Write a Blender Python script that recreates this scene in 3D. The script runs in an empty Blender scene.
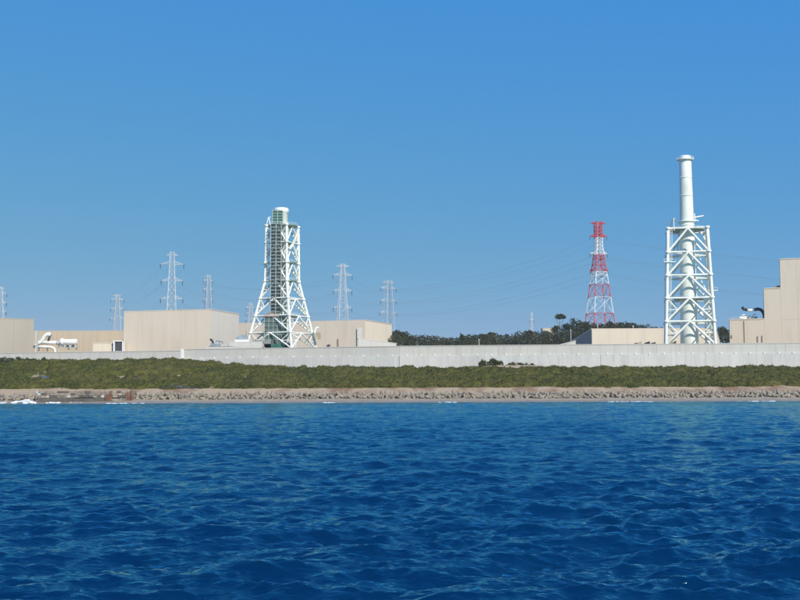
import bpy, bmesh, math, random
import numpy as np
from mathutils import Vector, Matrix, noise as mnoise
R = math.radians
random.seed(11)
rng = np.random.default_rng(11)
scn = bpy.context.scene
col = scn.collection

# ------------------------------------------------------------------ camera
F = 1100.0                       # focal length in pixels of an 800 px wide picture
CAMZ = 4.0
PITCH = math.atan(90 / F)
ROLL = R(0.2)
fw = Vector((0, math.cos(PITCH), math.sin(PITCH)))
rt0 = Vector((1, 0, 0)); up0 = rt0.cross(fw)
rt = math.cos(ROLL) * rt0 - math.sin(ROLL) * up0
up = math.sin(ROLL) * rt0 + math.cos(ROLL) * up0
cam_d = bpy.data.cameras.new('camera'); cam = bpy.data.objects.new('camera', cam_d); col.objects.link(cam)
cam_d.sensor_width = 36; cam_d.lens = 36 * F / 800; cam_d.clip_start = 0.5; cam_d.clip_end = 30000
m3 = Matrix((rt, up, -fw)).transposed()
cam.matrix_world = Matrix.Translation((0, 0, CAMZ)) @ m3.to_4x4()
scn.camera = cam

def at(x, y, Y):
    """photo pixel + distance along the view -> world point"""
    d = fw + rt * ((x - 400) / F) + up * ((300 - y) / F)
    return Vector((0, 0, CAMZ)) + d * (Y / d.y)
def zat(x, y, Y): return at(x, y, Y).z
def xat(x, Y): return at(x, 345, Y).x

# ------------------------------------------------------------------ sky and sun
SUN_AZ = 30.0     # degrees to the right of straight behind the camera
SUN_EL = 35.0
to_sun = Vector((math.sin(R(SUN_AZ)) * math.cos(R(SUN_EL)), -math.cos(R(SUN_AZ)) * math.cos(R(SUN_EL)), math.sin(R(SUN_EL))))
world = bpy.data.worlds.new('World'); scn.world = world; world.use_nodes = True
wn = world.node_tree.nodes; wl = world.node_tree.links
sky = wn.new('ShaderNodeTexSky'); sky.sky_type = 'NISHITA'; sky.sun_disc = False
sky.sun_elevation = R(SUN_EL); sky.sun_rotation = R(180 - SUN_AZ)
sky.altitude = 0; sky.air_density = 1.0; sky.dust_density = 0.0; sky.ozone_density = 10.0
bg = wn['Background']; bg.inputs['Strength'].default_value = 0.1
# camera-like colour response of the whole sky: per channel gain and gamma
sepc = wn.new('ShaderNodeSeparateColor'); comc = wn.new('ShaderNodeCombineColor'); wl.new(sky.outputs[0], sepc.inputs[0])
for ch, (gain, gam) in enumerate(((0.68, 0.90), (2.20, 0.34), (8.3, -0.14))):
    gd = wn.new('ShaderNodeMath'); gd.operation = 'MAXIMUM'; wl.new(sepc.outputs[ch], gd.inputs[0]); gd.inputs[1].default_value = .3
    pw = wn.new('ShaderNodeMath'); pw.operation = 'POWER'; wl.new(gd.outputs[0], pw.inputs[0]); pw.inputs[1].default_value = gam
    ml = wn.new('ShaderNodeMath'); ml.operation = 'MULTIPLY'; wl.new(pw.outputs[0], ml.inputs[0]); ml.inputs[1].default_value = gain
    wl.new(ml.outputs[0], comc.inputs[ch])
wl.new(comc.outputs[0], bg.inputs[0])
sun_d = bpy.data.lights.new('sun', 'SUN'); sun_d.energy = 5.0; sun_d.angle = R(0.53); sun_d.color = (1.0, 0.95, 0.87)
sun = bpy.data.objects.new('sun', sun_d); col.objects.link(sun)
sun.rotation_euler = to_sun.to_track_quat('Z', 'Y').to_euler(); sun.location = to_sun * 300
scn.view_settings.view_transform = 'Standard'; scn.view_settings.look = 'None'
scn.view_settings.exposure = 0.0; scn.view_settings.gamma = 1.0

# ------------------------------------------------------------------ helpers
def mat(name, c1, c2=None, scale=0.3, rough=0.8, bump=0.0, stretch=(1, 1, 1), c3=None, scale3=0.05, metal=0.0, spec=0.3, bscale=None, contrast=(0.35, 0.65)):
    m = bpy.data.materials.new(name); m.use_nodes = True
    n = m.node_tree.nodes; l = m.node_tree.links; b = n['Principled BSDF']
    b.inputs['Roughness'].default_value = rough; b.inputs['Metallic'].default_value = metal
    b.inputs['Specular IOR Level'].default_value = spec
    geo = n.new('ShaderNodeNewGeometry'); mp = n.new('ShaderNodeMapping'); mp.inputs['Scale'].default_value = stretch
    l.new(geo.outputs['Position'], mp.inputs['Vector'])
    c2 = c2 or tuple(v * 0.85 for v in c1)
    def layer(sc, det, base, other, cr):
        t = n.new('ShaderNodeTexNoise'); t.inputs['Scale'].default_value = sc; t.inputs['Detail'].default_value = det
        l.new(mp.outputs[0], t.inputs['Vector'])
        r = n.new('ShaderNodeMapRange'); r.inputs['From Min'].default_value = cr[0]; r.inputs['From Max'].default_value = cr[1]
        l.new(t.outputs['Fac'], r.inputs['Value'])
        x = n.new('ShaderNodeMix'); x.data_type = 'RGBA'; l.new(r.outputs[0], x.inputs['Factor'])
        if isinstance(base, tuple): x.inputs[6].default_value = (*base, 1)
        else: l.new(base, x.inputs[6])
        x.inputs[7].default_value = (*other, 1)
        return x.outputs[2], t
    out, t = layer(scale, 6, c1, c2, contrast)
    if c3: out, _ = layer(scale3, 4, out, c3, (0.5, 0.75))
    l.new(out, b.inputs['Base Color'])
    if bump:
        bt = n.new('ShaderNodeTexNoise'); bt.inputs['Scale'].default_value = bscale or scale * 6; bt.inputs['Detail'].default_value = 6
        l.new(geo.outputs['Position'], bt.inputs['Vector'])
        bp = n.new('ShaderNodeBump'); bp.inputs['Strength'].default_value = bump; bp.inputs['Distance'].default_value = 0.3
        l.new(bt.outputs['Fac'], bp.inputs['Height']); l.new(bp.outputs[0], b.inputs['Normal'])
    return m

M = {}
M['white'] = mat('white_paint', (0.83, 0.83, 0.725), (0.76, 0.77, 0.665), 0.25, 0.45, stretch=(1, 1, .25), c3=(.60, .62, .52), scale3=.35)
M['whitepipe'] = mat('white_pipe_paint', (0.80, 0.78, 0.72), (0.72, 0.70, 0.64), 0.4, 0.4)
M['deck'] = mat('grated_deck', (0.24, 0.34, 0.27), (0.18, 0.26, 0.21), 0.5, 0.7)
M['green'] = mat('green_netting', (0.022, 0.095, 0.07), (0.04, 0.14, 0.105), 0.8, 0.8)
M['darkgreen'] = mat('dark_green_netting', (0.06, 0.105, 0.09), (0.09, 0.145, 0.125), 0.9, 0.8)
M['scaf'] = mat('scaffold_steel', (0.50, 0.53, 0.49), (0.40, 0.43, 0.40), 0.6, 0.5)
M['scafdark'] = mat('scaffold_shade_net', (0.19, 0.21, 0.195), (0.27, 0.29, 0.265), 0.5, 0.8)
M['rust'] = mat('rusty_roof', (0.23, 0.15, 0.11), (0.30, 0.20, 0.15), 0.7, 0.8)
M['pylon'] = mat('galvanised_steel', (0.62, 0.62, 0.59), (0.54, 0.54, 0.52), 0.3, 0.6)
M['pylonfar'] = M['pylon']
M['insul'] = mat('dark_insulator', (0.06, 0.06, 0.065), (0.1, 0.1, 0.1), 0.5, 0.5)
M['red'] = mat('red_mast_paint', (0.62, 0.07, 0.06), (0.55, 0.085, 0.075), 0.4, 0.6)
M['mastwhite'] = mat('white_mast_paint', (0.75, 0.75, 0.72), (0.65, 0.65, 0.63), 0.4, 0.6)
M['wire'] = mat('conductor', (0.12, 0.13, 0.14), (0.16, 0.17, 0.18), 0.5, 0.5)
M['tan'] = mat('beige_cladding', (0.655, 0.545, 0.415), (0.63, 0.525, 0.40), 0.12, 0.8, stretch=(1, 1, .2), c3=(.59, .49, .36), scale3=.3)
M['tan2'] = mat('brown_beige_cladding', (0.52, 0.42, 0.29), (0.49, 0.395, 0.275), 0.12, 0.8, stretch=(1, 1, .2), c3=(.46, .37, .26), scale3=.3)
M['tan3'] = mat('grey_beige_cladding', (0.37, 0.325, 0.255), (0.35, 0.305, 0.24), 0.12, 0.8, stretch=(1, 1, .2), c3=(.36, .315, .255), scale3=.3)
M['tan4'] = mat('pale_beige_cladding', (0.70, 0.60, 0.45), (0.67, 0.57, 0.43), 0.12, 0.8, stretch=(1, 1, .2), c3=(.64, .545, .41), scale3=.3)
M['joint'] = mat('recessed_joint', (0.33, 0.28, 0.22), None, 0.4, 0.9)
M['palegrey'] = mat('pale_grey_render', (0.55, 0.52, 0.46), (0.51, 0.48, 0.43), 0.2, 0.85)
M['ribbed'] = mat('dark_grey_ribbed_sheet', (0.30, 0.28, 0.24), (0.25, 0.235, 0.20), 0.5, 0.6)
M['roof'] = mat('flat_roof', (0.40, 0.38, 0.35), (0.34, 0.32, 0.30), 0.2, 0.9)
M['dark'] = mat('dark_opening', (0.05, 0.05, 0.055), (0.08, 0.075, 0.07), 0.5, 0.6)
M['black'] = mat('black_rubber', (0.02, 0.022, 0.03), (0.035, 0.035, 0.04), 0.5, 0.35)
M['equip'] = mat('grey_machine_paint', (0.20, 0.23, 0.24), (0.30, 0.33, 0.33), 0.5, 0.6)
M['wallup'] = mat('pale_steel_panel', (0.515, 0.49, 0.425), (0.485, 0.46, 0.40), 0.3, 0.8, stretch=(1, 1, .15), c3=(.44, .415, .365), scale3=.6)
M['wallup2'] = mat('pale_steel_panel_greyer', (0.515, 0.49, 0.43), (0.49, 0.465, 0.41), 0.15, 0.8, stretch=(1, 1, .3), c3=(.465, .44, .39), scale3=.12)
M['walllow'] = mat('weathered_concrete', (0.54, 0.53, 0.485), (0.47, 0.46, 0.425), 0.3, 0.9, stretch=(1, 1, .12), c3=(.43, .42, .385), scale3=.9, bump=.15)
M['walllow2'] = mat('weathered_concrete_paler', (0.57, 0.56, 0.51), (0.50, 0.49, 0.45), 0.3, 0.9, stretch=(1, 1, .12), c3=(.46, .45, .41), scale3=.9, bump=.15)
M['plate'] = mat('white_plate', (0.82, 0.81, 0.78), None, 0.5, 0.6)
M['tetra'] = mat('tetrapod_concrete', (0.33, 0.28, 0.21), (0.22, 0.185, 0.14), 0.7, 0.95, bump=.3, c3=(.13, .115, .09), scale3=.5)
M['quay'] = mat('old_quay_concrete', (0.33, 0.265, 0.205), (0.22, 0.165, 0.125), 0.45, 0.95, bump=.4, c3=(.20, .125, .09), scale3=.2)
M['quaydark'] = mat('wet_dark_concrete', (0.085, 0.075, 0.06), (0.13, 0.11, 0.09), 0.6, 0.6, bump=.4)
M['rustpile'] = mat('rusty_sheet_pile', (0.13, 0.055, 0.035), (0.20, 0.10, 0.065), 0.5, 0.9, bump=.3, c3=(.28, .22, .165), scale3=.4)
M['foam'] = mat('sea_foam', (0.85, 0.87, 0.87), (0.72, 0.77, 0.79), 1.2, 0.8, bump=.5)
M['tarp'] = mat('faded_blue_tarp', (0.06, 0.075, 0.11), (0.10, 0.115, 0.14), 0.8, 0.6)
M['trunk'] = mat('bark', (0.10, 0.08, 0.06), (0.07, 0.055, 0.04), 0.8, 0.9)
M['soil'] = mat('sandy_bank', (0.42, 0.33, 0.22), (0.33, 0.24, 0.16), 0.4, 0.95, bump=.3)

def leafmat(name, a, b, c, big=.12, small=1.2):
    m = bpy.data.materials.new(name); m.use_nodes = True
    n = m.node_tree.nodes; l = m.node_tree.links; p = n['Principled BSDF']
    p.inputs['Roughness'].default_value = .7; p.inputs['Specular IOR Level'].default_value = .2
    geo = n.new('ShaderNodeNewGeometry')
    def nz(s):
        t = n.new('ShaderNodeTexNoise'); t.inputs['Scale'].default_value = s; t.inputs['Detail'].default_value = 4
        l.new(geo.outputs['Position'], t.inputs['Vector'])
        r = n.new('ShaderNodeMapRange'); r.inputs['From Min'].default_value = .35; r.inputs['From Max'].default_value = .65
        l.new(t.outputs['Fac'], r.inputs['Value']); return r.outputs[0]
    x = n.new('ShaderNodeMix'); x.data_type = 'RGBA'; x.inputs[6].default_value = (*a, 1); x.inputs[7].default_value = (*b, 1)
    l.new(nz(small), x.inputs['Factor'])
    y = n.new('ShaderNodeMix'); y.data_type = 'RGBA'; l.new(x.outputs[2], y.inputs[6]); y.inputs[7].default_value = (*c, 1)
    l.new(nz(big), y.inputs['Factor']); l.new(y.outputs[2], p.inputs['Base Color'])
    return m
M['scrub'] = leafmat('dune_scrub_leaves', (0.074, 0.080, 0.010), (0.042, 0.050, 0.006), (0.092, 0.084, 0.014), .07, .7)
M['scrubdark'] = leafmat('dark_shrub_leaves', (0.055, 0.075, 0.022), (0.035, 0.052, 0.015), (0.075, 0.085, 0.03), .15, 1.0)
M['wood'] = leafmat('evergreen_wood_leaves', (0.040, 0.052, 0.012), (0.018, 0.028, 0.007), (0.066, 0.066, 0.018), .06, .4)

def tag(o, label=None, cat=None, group=None, kind=None):
    if label: o['label'] = label
    if cat: o['category'] = cat
    if group: o['group'] = group
    if kind: o['kind'] = kind
    return o
def empty(name, loc, label, cat, group=None):
    o = bpy.data.objects.new(name, None); col.objects.link(o); o.location = loc; o.empty_display_size = 1
    return tag(o, label, cat, group)
def link(name, me, m=None, parent=None, smooth=False):
    if m is not None and not me.materials: me.materials.append(m)
    o = bpy.data.objects.new(name, me); col.objects.link(o)
    if parent is not None: o.parent = parent
    return o
class MB:
    """collects shapes in world coordinates, builds them relative to a parent"""
    def __init__(s): s.v = []; s.f = []; s.sm = []
    def add(s, v, f, smooth=False):
        k = len(s.v); s.v += [tuple(p) for p in v]; s.f += [tuple(i + k for i in q) for q in f]; s.sm += [smooth] * len(f); return s
    def box(s, c, sx, sy, sz, ang=0.0):
        ca, sa = math.cos(ang), math.sin(ang); v = []
        for z in (-.5, .5):
            for x, y in ((-.5, -.5), (.5, -.5), (.5, .5), (-.5, .5)):
                X, Y = x * sx, y * sy
                v.append((c[0] + X * ca - Y * sa, c[1] + X * sa + Y * ca, c[2] + z * sz))
        return s.add(v, [(3, 2, 1, 0), (4, 5, 6, 7), (0, 1, 5, 4), (1, 2, 6, 5), (2, 3, 7, 6), (3, 0, 4, 7)])
    def prism(s, poly, z0, z1):
        n = len(poly); z1 = z1 if isinstance(z1, (list, tuple)) else [z1] * n
        v = [(p[0], p[1], z0) for p in poly] + [(p[0], p[1], z1[i]) for i, p in enumerate(poly)]
        f = [tuple(range(n - 1, -1, -1)), tuple(range(n, 2 * n))] + [(i, (i + 1) % n, n + (i + 1) % n, n + i) for i in range(n)]
        return s.add(v, f)
    def tube(s, pts, r, n=8, caps=True):
        pts = [Vector(p) for p in pts]; rs = r if isinstance(r, (list, tuple)) else [r] * len(pts)
        v = []; prev = None
        for i, p in enumerate(pts):
            t = (pts[min(i + 1, len(pts) - 1)] - pts[max(i - 1, 0)]).normalized()
            if prev is None:
                a = Vector((0, 0, 1)) if abs(t.z) < .9 else Vector((1, 0, 0))
                u = t.cross(a).normalized()
            else: u = (prev - t * prev.dot(t)).normalized()
            prev = u; w = t.cross(u)
            for k in range(n):
                q = 2 * math.pi * k / n; v.append(p + (u * math.cos(q) + w * math.sin(q)) * rs[i])
        f = []
        for i in range(len(pts) - 1):
            for k in range(n):
                f.append((i * n + k, i * n + (k + 1) % n, (i + 1) * n + (k + 1) % n, (i + 1) * n + k))
        s.add(v, f, n >= 8)
        if caps:
            k = len(s.v) - len(v)
            s.f.append(tuple(k + i for i in range(n - 1, -1, -1))); s.f.append(tuple(k + len(v) - n + i for i in range(n))); s.sm += [False, False]
        return s
    def lathe(s, c, prof, n=32):
        v = []; f = []
        for r, z in prof:
            for k in range(n):
                q = 2 * math.pi * k / n; v.append((c[0] + r * math.cos(q), c[1] + r * math.sin(q), c[2] + z))
        for i in range(len(prof) - 1):
            for k in range(n): f.append((i * n + k, i * n + (k + 1) % n, (i + 1) * n + (k + 1) % n, (i + 1) * n + k))
        f.append(tuple(range(n - 1, -1, -1))); f.append(tuple((len(prof) - 1) * n + k for k in range(n)))
        return s.add(v, f, True)
    def build(s, name, m, parent=None, origin=None):
        o0 = Vector(origin) if origin is not None else (Vector(parent_world(parent)) if parent is not None else Vector((0, 0, 0)))
        me = bpy.data.meshes.new(name); me.from_pydata([(p[0] - o0.x, p[1] - o0.y, p[2] - o0.z) for p in s.v], [], s.f)
        me.polygons.foreach_set('use_smooth', s.sm); me.update()
        ob = link(name, me, m, parent)
        if parent is None: ob.location = o0
        return ob
def parent_world(p):
    w = Vector(p.location)
    while p.parent is not None: p = p.parent; w = w + Vector(p.location)
    return w
_unit = {}
def bar(name, p0, p1, r, m, parent, n=8):
    """a straight round member as a child object, all members of one material share a unit cylinder"""
    key = (m.name, n)
    if key not in _unit:
        b = MB().tube([(0, 0, 0), (0, 0, 1)], 1.0, n); me = bpy.data.meshes.new('member'); me.from_pydata(b.v, [], b.f)
        me.polygons.foreach_set('use_smooth', b.sm); me.materials.append(m); _unit[key] = me
    p0 = Vector(p0); p1 = Vector(p1); d = p1 - p0
    o = bpy.data.objects.new(name, _unit[key]); col.objects.link(o); o.parent = parent
    o.matrix_basis = Matrix.Translation(p0 - parent_world(parent)) @ d.to_track_quat('Z', 'Y').to_matrix().to_4x4() @ Matrix.Diagonal((r, r, d.length, 1))
    return o

# ------------------------------------------------------------------ ground (beach, dune, plant yard, hills) as one sheet
SHORE = 352.0
def sm(a, b, x):
    t = np.clip((x - a) / (b - a), 0, 1); return t * t * (3 - 2 * t)
_ph = rng.uniform(0, 6.28, (40, 2))
def fbm(X, Y, l0, octs=4, seed=0):
    """cheap smooth noise: rotated sines, vectorised"""
    out = np.zeros(np.broadcast(X, Y).shape); amp = 1.0; tot = 0
    for o in range(octs):
        for k in range(3):
            a = 1.3 * o + 2.1 * k + seed * .7; p = _ph[(o * 3 + k + seed * 5) % 40]
            q = 2 * math.pi / (l0 / 2 ** o) * (1 + .23 * k)
            out = out + amp * np.sin(q * (X * math.cos(a) + Y * math.sin(a)) + p[0] + 1.7 * np.sin(q * .43 * (X * math.sin(a) - Y * math.cos(a)) + p[1]))
        tot += amp * 2.1; amp *= .5
    return out / tot
def wall_line():
    """plan of the sea wall: two lengths, right one ends at pixel 184, left one starts just behind it"""
    right = [Vector((xat(x, D), D)) for x, D in ((184, 486), (260, 475), (400, 458), (600, 447), (800, 440), (1000, 435), (1250, 432))]
    left = [Vector((xat(x, D), D)) for x, D in ((-330, 568), (-150, 545), (0, 524), (187, 500))]
    return left, right
WL, WR = wall_line()
def wallY(X):
    pts = sorted([(p.x, p.y) for p in WL + WR]); return np.interp(X, [p[0] for p in pts], [p[1] for p in pts])
def crest(X):      # height of the planted dune top
    return np.interp(X, [-400, -150, -110, -85, -60, -45, 0, 60, 200, 400], [14.0, 14.1, 14.4, 14.5, 12.2, 11.3, 10.9, 10.8, 10.9, 11.5])
def hillz(X, Y):
    h = np.interp(X, [-3000, -900, -300, -120, -5, 40, 90, 118, 150, 240, 420, 900, 3000], [20, 24, 22, 20, 29, 31, 33, 38, 36, 31, 28, 40, 30])
    return 8 + (h - 8) * sm(640, 700, Y) * (0.93 + .07 * np.sin(Y * .01))
def ground_z(X, Y):
    X = np.asarray(X, float); Y = np.asarray(Y, float)
    n = fbm(X, Y * 1.5, 26, 4)
    yy = Y + 1.2 * fbm(X, Y * .3, 60, 3, 3)
    base = np.interp(yy, [250, 335, 352, 358, 366, 372, 378, 384], [-8, -2.0, 0.0, 0.75, 1.5, 3.3, 4.7, 5.2])
    c = crest(X); t = sm(380, 424, yy)
    dune = base + (c - 5.2) * t + n * .7 * sm(378, 390, yy) * (1 - sm(430, 445, yy))
    wy = wallY(X)
    behind = sm(0, 1, (Y - wy) / 1.5)
    z = dune * (1 - behind) + behind * 8.0
    return np.where(Y > wy + 20, hillz(X, Y) + fbm(X, Y, 90, 3, 2) * 2.0 * sm(650, 720, Y), z)
def grid_mesh(name, xs, ys, zf):
    X, Y = np.meshgrid(xs, ys); Z = zf(X, Y); nx, ny = len(xs), len(ys)
    v = np.stack([X, Y, Z], -1).reshape(-1, 3); i = (np.arange(ny - 1)[:, None] * nx + np.arange(nx - 1)[None]).reshape(-1)
    f = np.stack([i, i + 1, i + nx + 1, i + nx], 1)
    return np_mesh(name, v, f)
def np_mesh(name, v, f, smooth=True):
    me = bpy.data.meshes.new(name); k = f.shape[1]
    me.vertices.add(len(v)); me.vertices.foreach_set('co', np.asarray(v, np.float32).ravel())
    me.loops.add(f.size); me.loops.foreach_set('vertex_index', f.astype(np.int32).ravel())
    me.polygons.add(len(f)); me.polygons.foreach_set('loop_start', np.arange(0, f.size, k, dtype=np.int32))
    me.polygons.foreach_set('use_smooth', np.full(len(f), smooth)); me.update(calc_edges=True); me.validate()
    return me
def ground_material():
    m = bpy.data.materials.new('coastal_ground'); m.use_nodes = True
    n = m.node_tree.nodes; l = m.node_tree.links; p = n['Principled BSDF']; p.inputs['Roughness'].default_value = .95
    p.inputs['Specular IOR Level'].default_value = .15
    geo = n.new('ShaderNodeNewGeometry'); sep = n.new('ShaderNodeSeparateXYZ'); l.new(geo.outputs['Position'], sep.inputs[0])
    def nz(s, st=(1, 1, 1), det=5):
        mp = n.new('ShaderNodeMapping'); mp.inputs['Scale'].default_value = st; l.new(geo.outputs['Position'], mp.inputs[0])
        t = n.new('ShaderNodeTexNoise'); t.inputs['Scale'].default_value = s; t.inputs['Detail'].default_value = det; l.new(mp.outputs[0], t.inputs['Vector']); return t.outputs['Fac']
    def mr(src, a, b):
        r = n.new('ShaderNodeMapRange'); r.inputs['From Min'].default_value = a; r.inputs['From Max'].default_value = b; l.new(src, r.inputs['Value']); return r.outputs[0]
    def mix(fac, a, b):
        x = n.new('ShaderNodeMix'); x.data_type = 'RGBA'; l.new(fac, x.inputs['Factor'])
        for s, v in ((6, a), (7, b)):
            if isinstance(v, tuple): x.inputs[s].default_value = (*v, 1)
            else: l.new(v, x.inputs[s])
        return x.outputs[2]
    def wob(amp, s):
        a = n.new('ShaderNodeMath'); a.operation = 'MULTIPLY_ADD'; l.new(nz(s), a.inputs[0]); a.inputs[1].default_value = amp; l.new(sep.outputs['Z'], a.inputs[2]); return a.outputs[0]
    sand = mix(mr(nz(.5), .35, .65), (0.36, 0.305, 0.22), (0.29, 0.24, 0.175))
    bank = mix(mr(nz(.12, (1, .4, 1)), .45, .6), (0.40, 0.30, 0.185), (0.25, 0.155, 0.09))     # reddish dry growth and pale sand above the armour
    wet = mix(mr(nz(.8), .35, .65), (0.20, 0.18, 0.15), (0.26, 0.235, 0.195))
    c = mix(mr(wob(.8, .3), .75, 1.15), wet, sand)
    c = mix(mr(wob(1.0, .2), 3.0, 3.8), c, bank)
    dune = mix(mr(nz(.25), .4, .6), (0.36, 0.28, 0.19), (0.20, 0.165, 0.09))
    c = mix(mr(wob(1.2, .15), 6.0, 6.8), c, dune)
    yard = mix(mr(nz(.05), .4, .6), (0.30, 0.29, 0.27), (0.22, 0.22, 0.2))
    hill = mix(mr(nz(.05), .4, .6), (0.05, 0.06, 0.025), (0.08, 0.075, 0.035))
    c = mix(mr(sep.outputs['Y'], 455, 520), c, yard); c = mix(mr(sep.outputs['Y'], 640, 680), c, hill)
    l.new(c, p.inputs['Base Color'])
    bp = n.new('ShaderNodeBump'); bp.inputs['Strength'].default_value = .5; bp.inputs['Distance'].default_value = .4
    l.new(nz(1.2), bp.inputs['Height']); l.new(bp.outputs[0], p.inputs['Normal'])
    return m
gx = np.concatenate([np.linspace(-5000, -500, 16)[:-1], np.linspace(-500, -230, 40)[:-1], np.arange(-230, 230, 1.5), np.linspace(230, 500, 40), np.linspace(500, 5000, 16)[1:]])
gy = np.concatenate([np.linspace(250, 335, 10)[:-1], np.arange(335, 520, 1.0), np.arange(520, 640, 8), np.arange(640, 1200, 14), np.linspace(1200, 6000, 14)])
tag(link('ground', grid_mesh('ground', gx, gy, ground_z), ground_material()), 'sandy beach, planted dune, plant yard and wooded hill ground', 'ground', kind='structure')

# ------------------------------------------------------------------ sea
def sea():
    dense = np.linspace(R(-25), R(25), 681)
    rest = np.linspace(R(25), R(335), 82)[1:-1]
    ang = np.concatenate([dense, rest])               # closed ring
    rr = 9.0 * 1.0038 ** np.arange(0, 990)
    rr = np.concatenate([[1.0, 3.0, 5.0, 7.0], rr, np.geomspace(rr[-1] * 1.01, 9000, 40)])
    A, Rr = np.meshgrid(ang, rr)
    X0 = Rr * np.sin(A); Y0 = Rr * np.cos(A)
    dth = np.gradient(ang); dth[680] = dth[679]; 
    dr = np.gradient(rr)
    sp = np.maximum(dr[:, None] * .8, (Rr * np.abs(dth)[None]))
    X = X0.copy(); Y = Y0.copy(); Z = np.zeros_like(X0)
    N = 170
    lam = np.exp(rng.uniform(math.log(.22), math.log(10), N)); lam[:5] = rng.uniform(4, 8, 5)
    g = np.random.default_rng(5)
    # slow gust field, so that rough and smooth patches alternate
    gust = 1 + .35 * fbm(X0, Y0 * .7, 70, 3, 4)
    shoal = 1 - .6 * sm(325, 352, Y0)
    for i in range(N):
        L = lam[i]; k = 2 * math.pi / L
        th = g.normal(0, .6) + R(-6)        # travel direction from the shore normal
        dx, dy = math.sin(th), math.cos(th)
        slope = .040 if L < .45 else .045 if L < .8 else .043 if L < 1.6 else .026 if L < 3 else .016
        a = slope / k
        fade = np.clip((L / sp - 2.0) / 1.3, 0, 1)
        if not fade.any(): continue
        amp = a * fade * shoal * (gust if L < 4 else 1)
        ph = k * (X0 * dx + Y0 * dy) + g.uniform(0, 6.283)
        c = np.cos(ph); s = np.sin(ph)
        Z += amp * c; q = .6
        X -= q * amp * s * dx; Y -= q * amp * s * dy
    nr, na = X.shape
    v = np.stack([X, Y, Z], -1).reshape(-1, 3)
    j = np.arange(na); jn = (j + 1) % na
    i = np.arange(nr - 1)[:, None] * na
    f = np.stack([i + j, i + jn, i + na + jn, i + na + j], -1).reshape(-1, 4)
    me = np_mesh('sea', v, f)
    m = bpy.data.materials.new('sea_water'); m.use_nodes = True
    n = m.node_tree.nodes; l = m.node_tree.links; p = n['Principled BSDF']
    n.remove(p)
    dif = n.new('ShaderNodeBsdfDiffuse'); glo = n.new('ShaderNodeBsdfGlossy'); glo.inputs['Roughness'].default_value = .09; glo.inputs['Color'].default_value = (.42, .93, 1, 1)
    fre = n.new('ShaderNodeFresnel'); fre.inputs['IOR'].default_value = 1.5
    cap = n.new('ShaderNodeMath'); cap.operation = 'MINIMUM'; cap.inputs[1].default_value = .72; l.new(fre.outputs[0], cap.inputs[0])     # a rough sea never mirrors fully
    mx = n.new('ShaderNodeMixShader'); l.new(cap.outputs[0], mx.inputs[0]); l.new(dif.outputs[0], mx.inputs[1]); l.new(glo.outputs[0], mx.inputs[2])
    l.new(mx.outputs[0], n['Material Output'].inputs['Surface'])
    geo = n.new('ShaderNodeNewGeometry'); sep = n.new('ShaderNodeSeparateXYZ'); l.new(geo.outputs['Position'], sep.inputs[0])
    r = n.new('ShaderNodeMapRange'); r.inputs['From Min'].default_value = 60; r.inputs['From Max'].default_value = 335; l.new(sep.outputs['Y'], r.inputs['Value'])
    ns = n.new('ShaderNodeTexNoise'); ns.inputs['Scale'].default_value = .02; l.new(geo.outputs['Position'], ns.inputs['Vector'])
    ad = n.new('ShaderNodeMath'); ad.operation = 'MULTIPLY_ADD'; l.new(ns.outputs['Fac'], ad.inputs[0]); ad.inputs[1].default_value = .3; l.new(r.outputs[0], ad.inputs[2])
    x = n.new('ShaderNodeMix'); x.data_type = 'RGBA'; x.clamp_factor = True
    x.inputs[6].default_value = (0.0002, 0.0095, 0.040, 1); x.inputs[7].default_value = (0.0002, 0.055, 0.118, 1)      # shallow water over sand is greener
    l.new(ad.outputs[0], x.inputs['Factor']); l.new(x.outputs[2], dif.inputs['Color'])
    mp = n.new('ShaderNodeMapping'); mp.inputs['Scale'].default_value = (.5, 1.15, 1); l.new(geo.outputs['Position'], mp.inputs[0])
    hs = []
    for sc, det in ((1.6, 4), (5.5, 4)):
        t = n.new('ShaderNodeTexNoise'); t.inputs['Scale'].default_value = sc; t.inputs['Detail'].default_value = det; l.new(mp.outputs[0], t.inputs['Vector']); hs.append(t.outputs['Fac'])
    b1 = n.new('ShaderNodeBump'); b1.inputs['Strength'].default_value = 1; b1.inputs['Distance'].default_value = .15; l.new(hs[0], b1.inputs['Height'])
    b2 = n.new('ShaderNodeBump'); b2.inputs['Strength'].default_value = 1; b2.inputs['Distance'].default_value = .045; l.new(hs[1], b2.inputs['Height']); l.new(b1.outputs[0], b2.inputs['Normal'])
    for sh in (dif, glo, fre): l.new(b2.outputs[0], sh.inputs['Normal'])
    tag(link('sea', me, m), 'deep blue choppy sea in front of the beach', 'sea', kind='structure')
sea()

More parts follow.
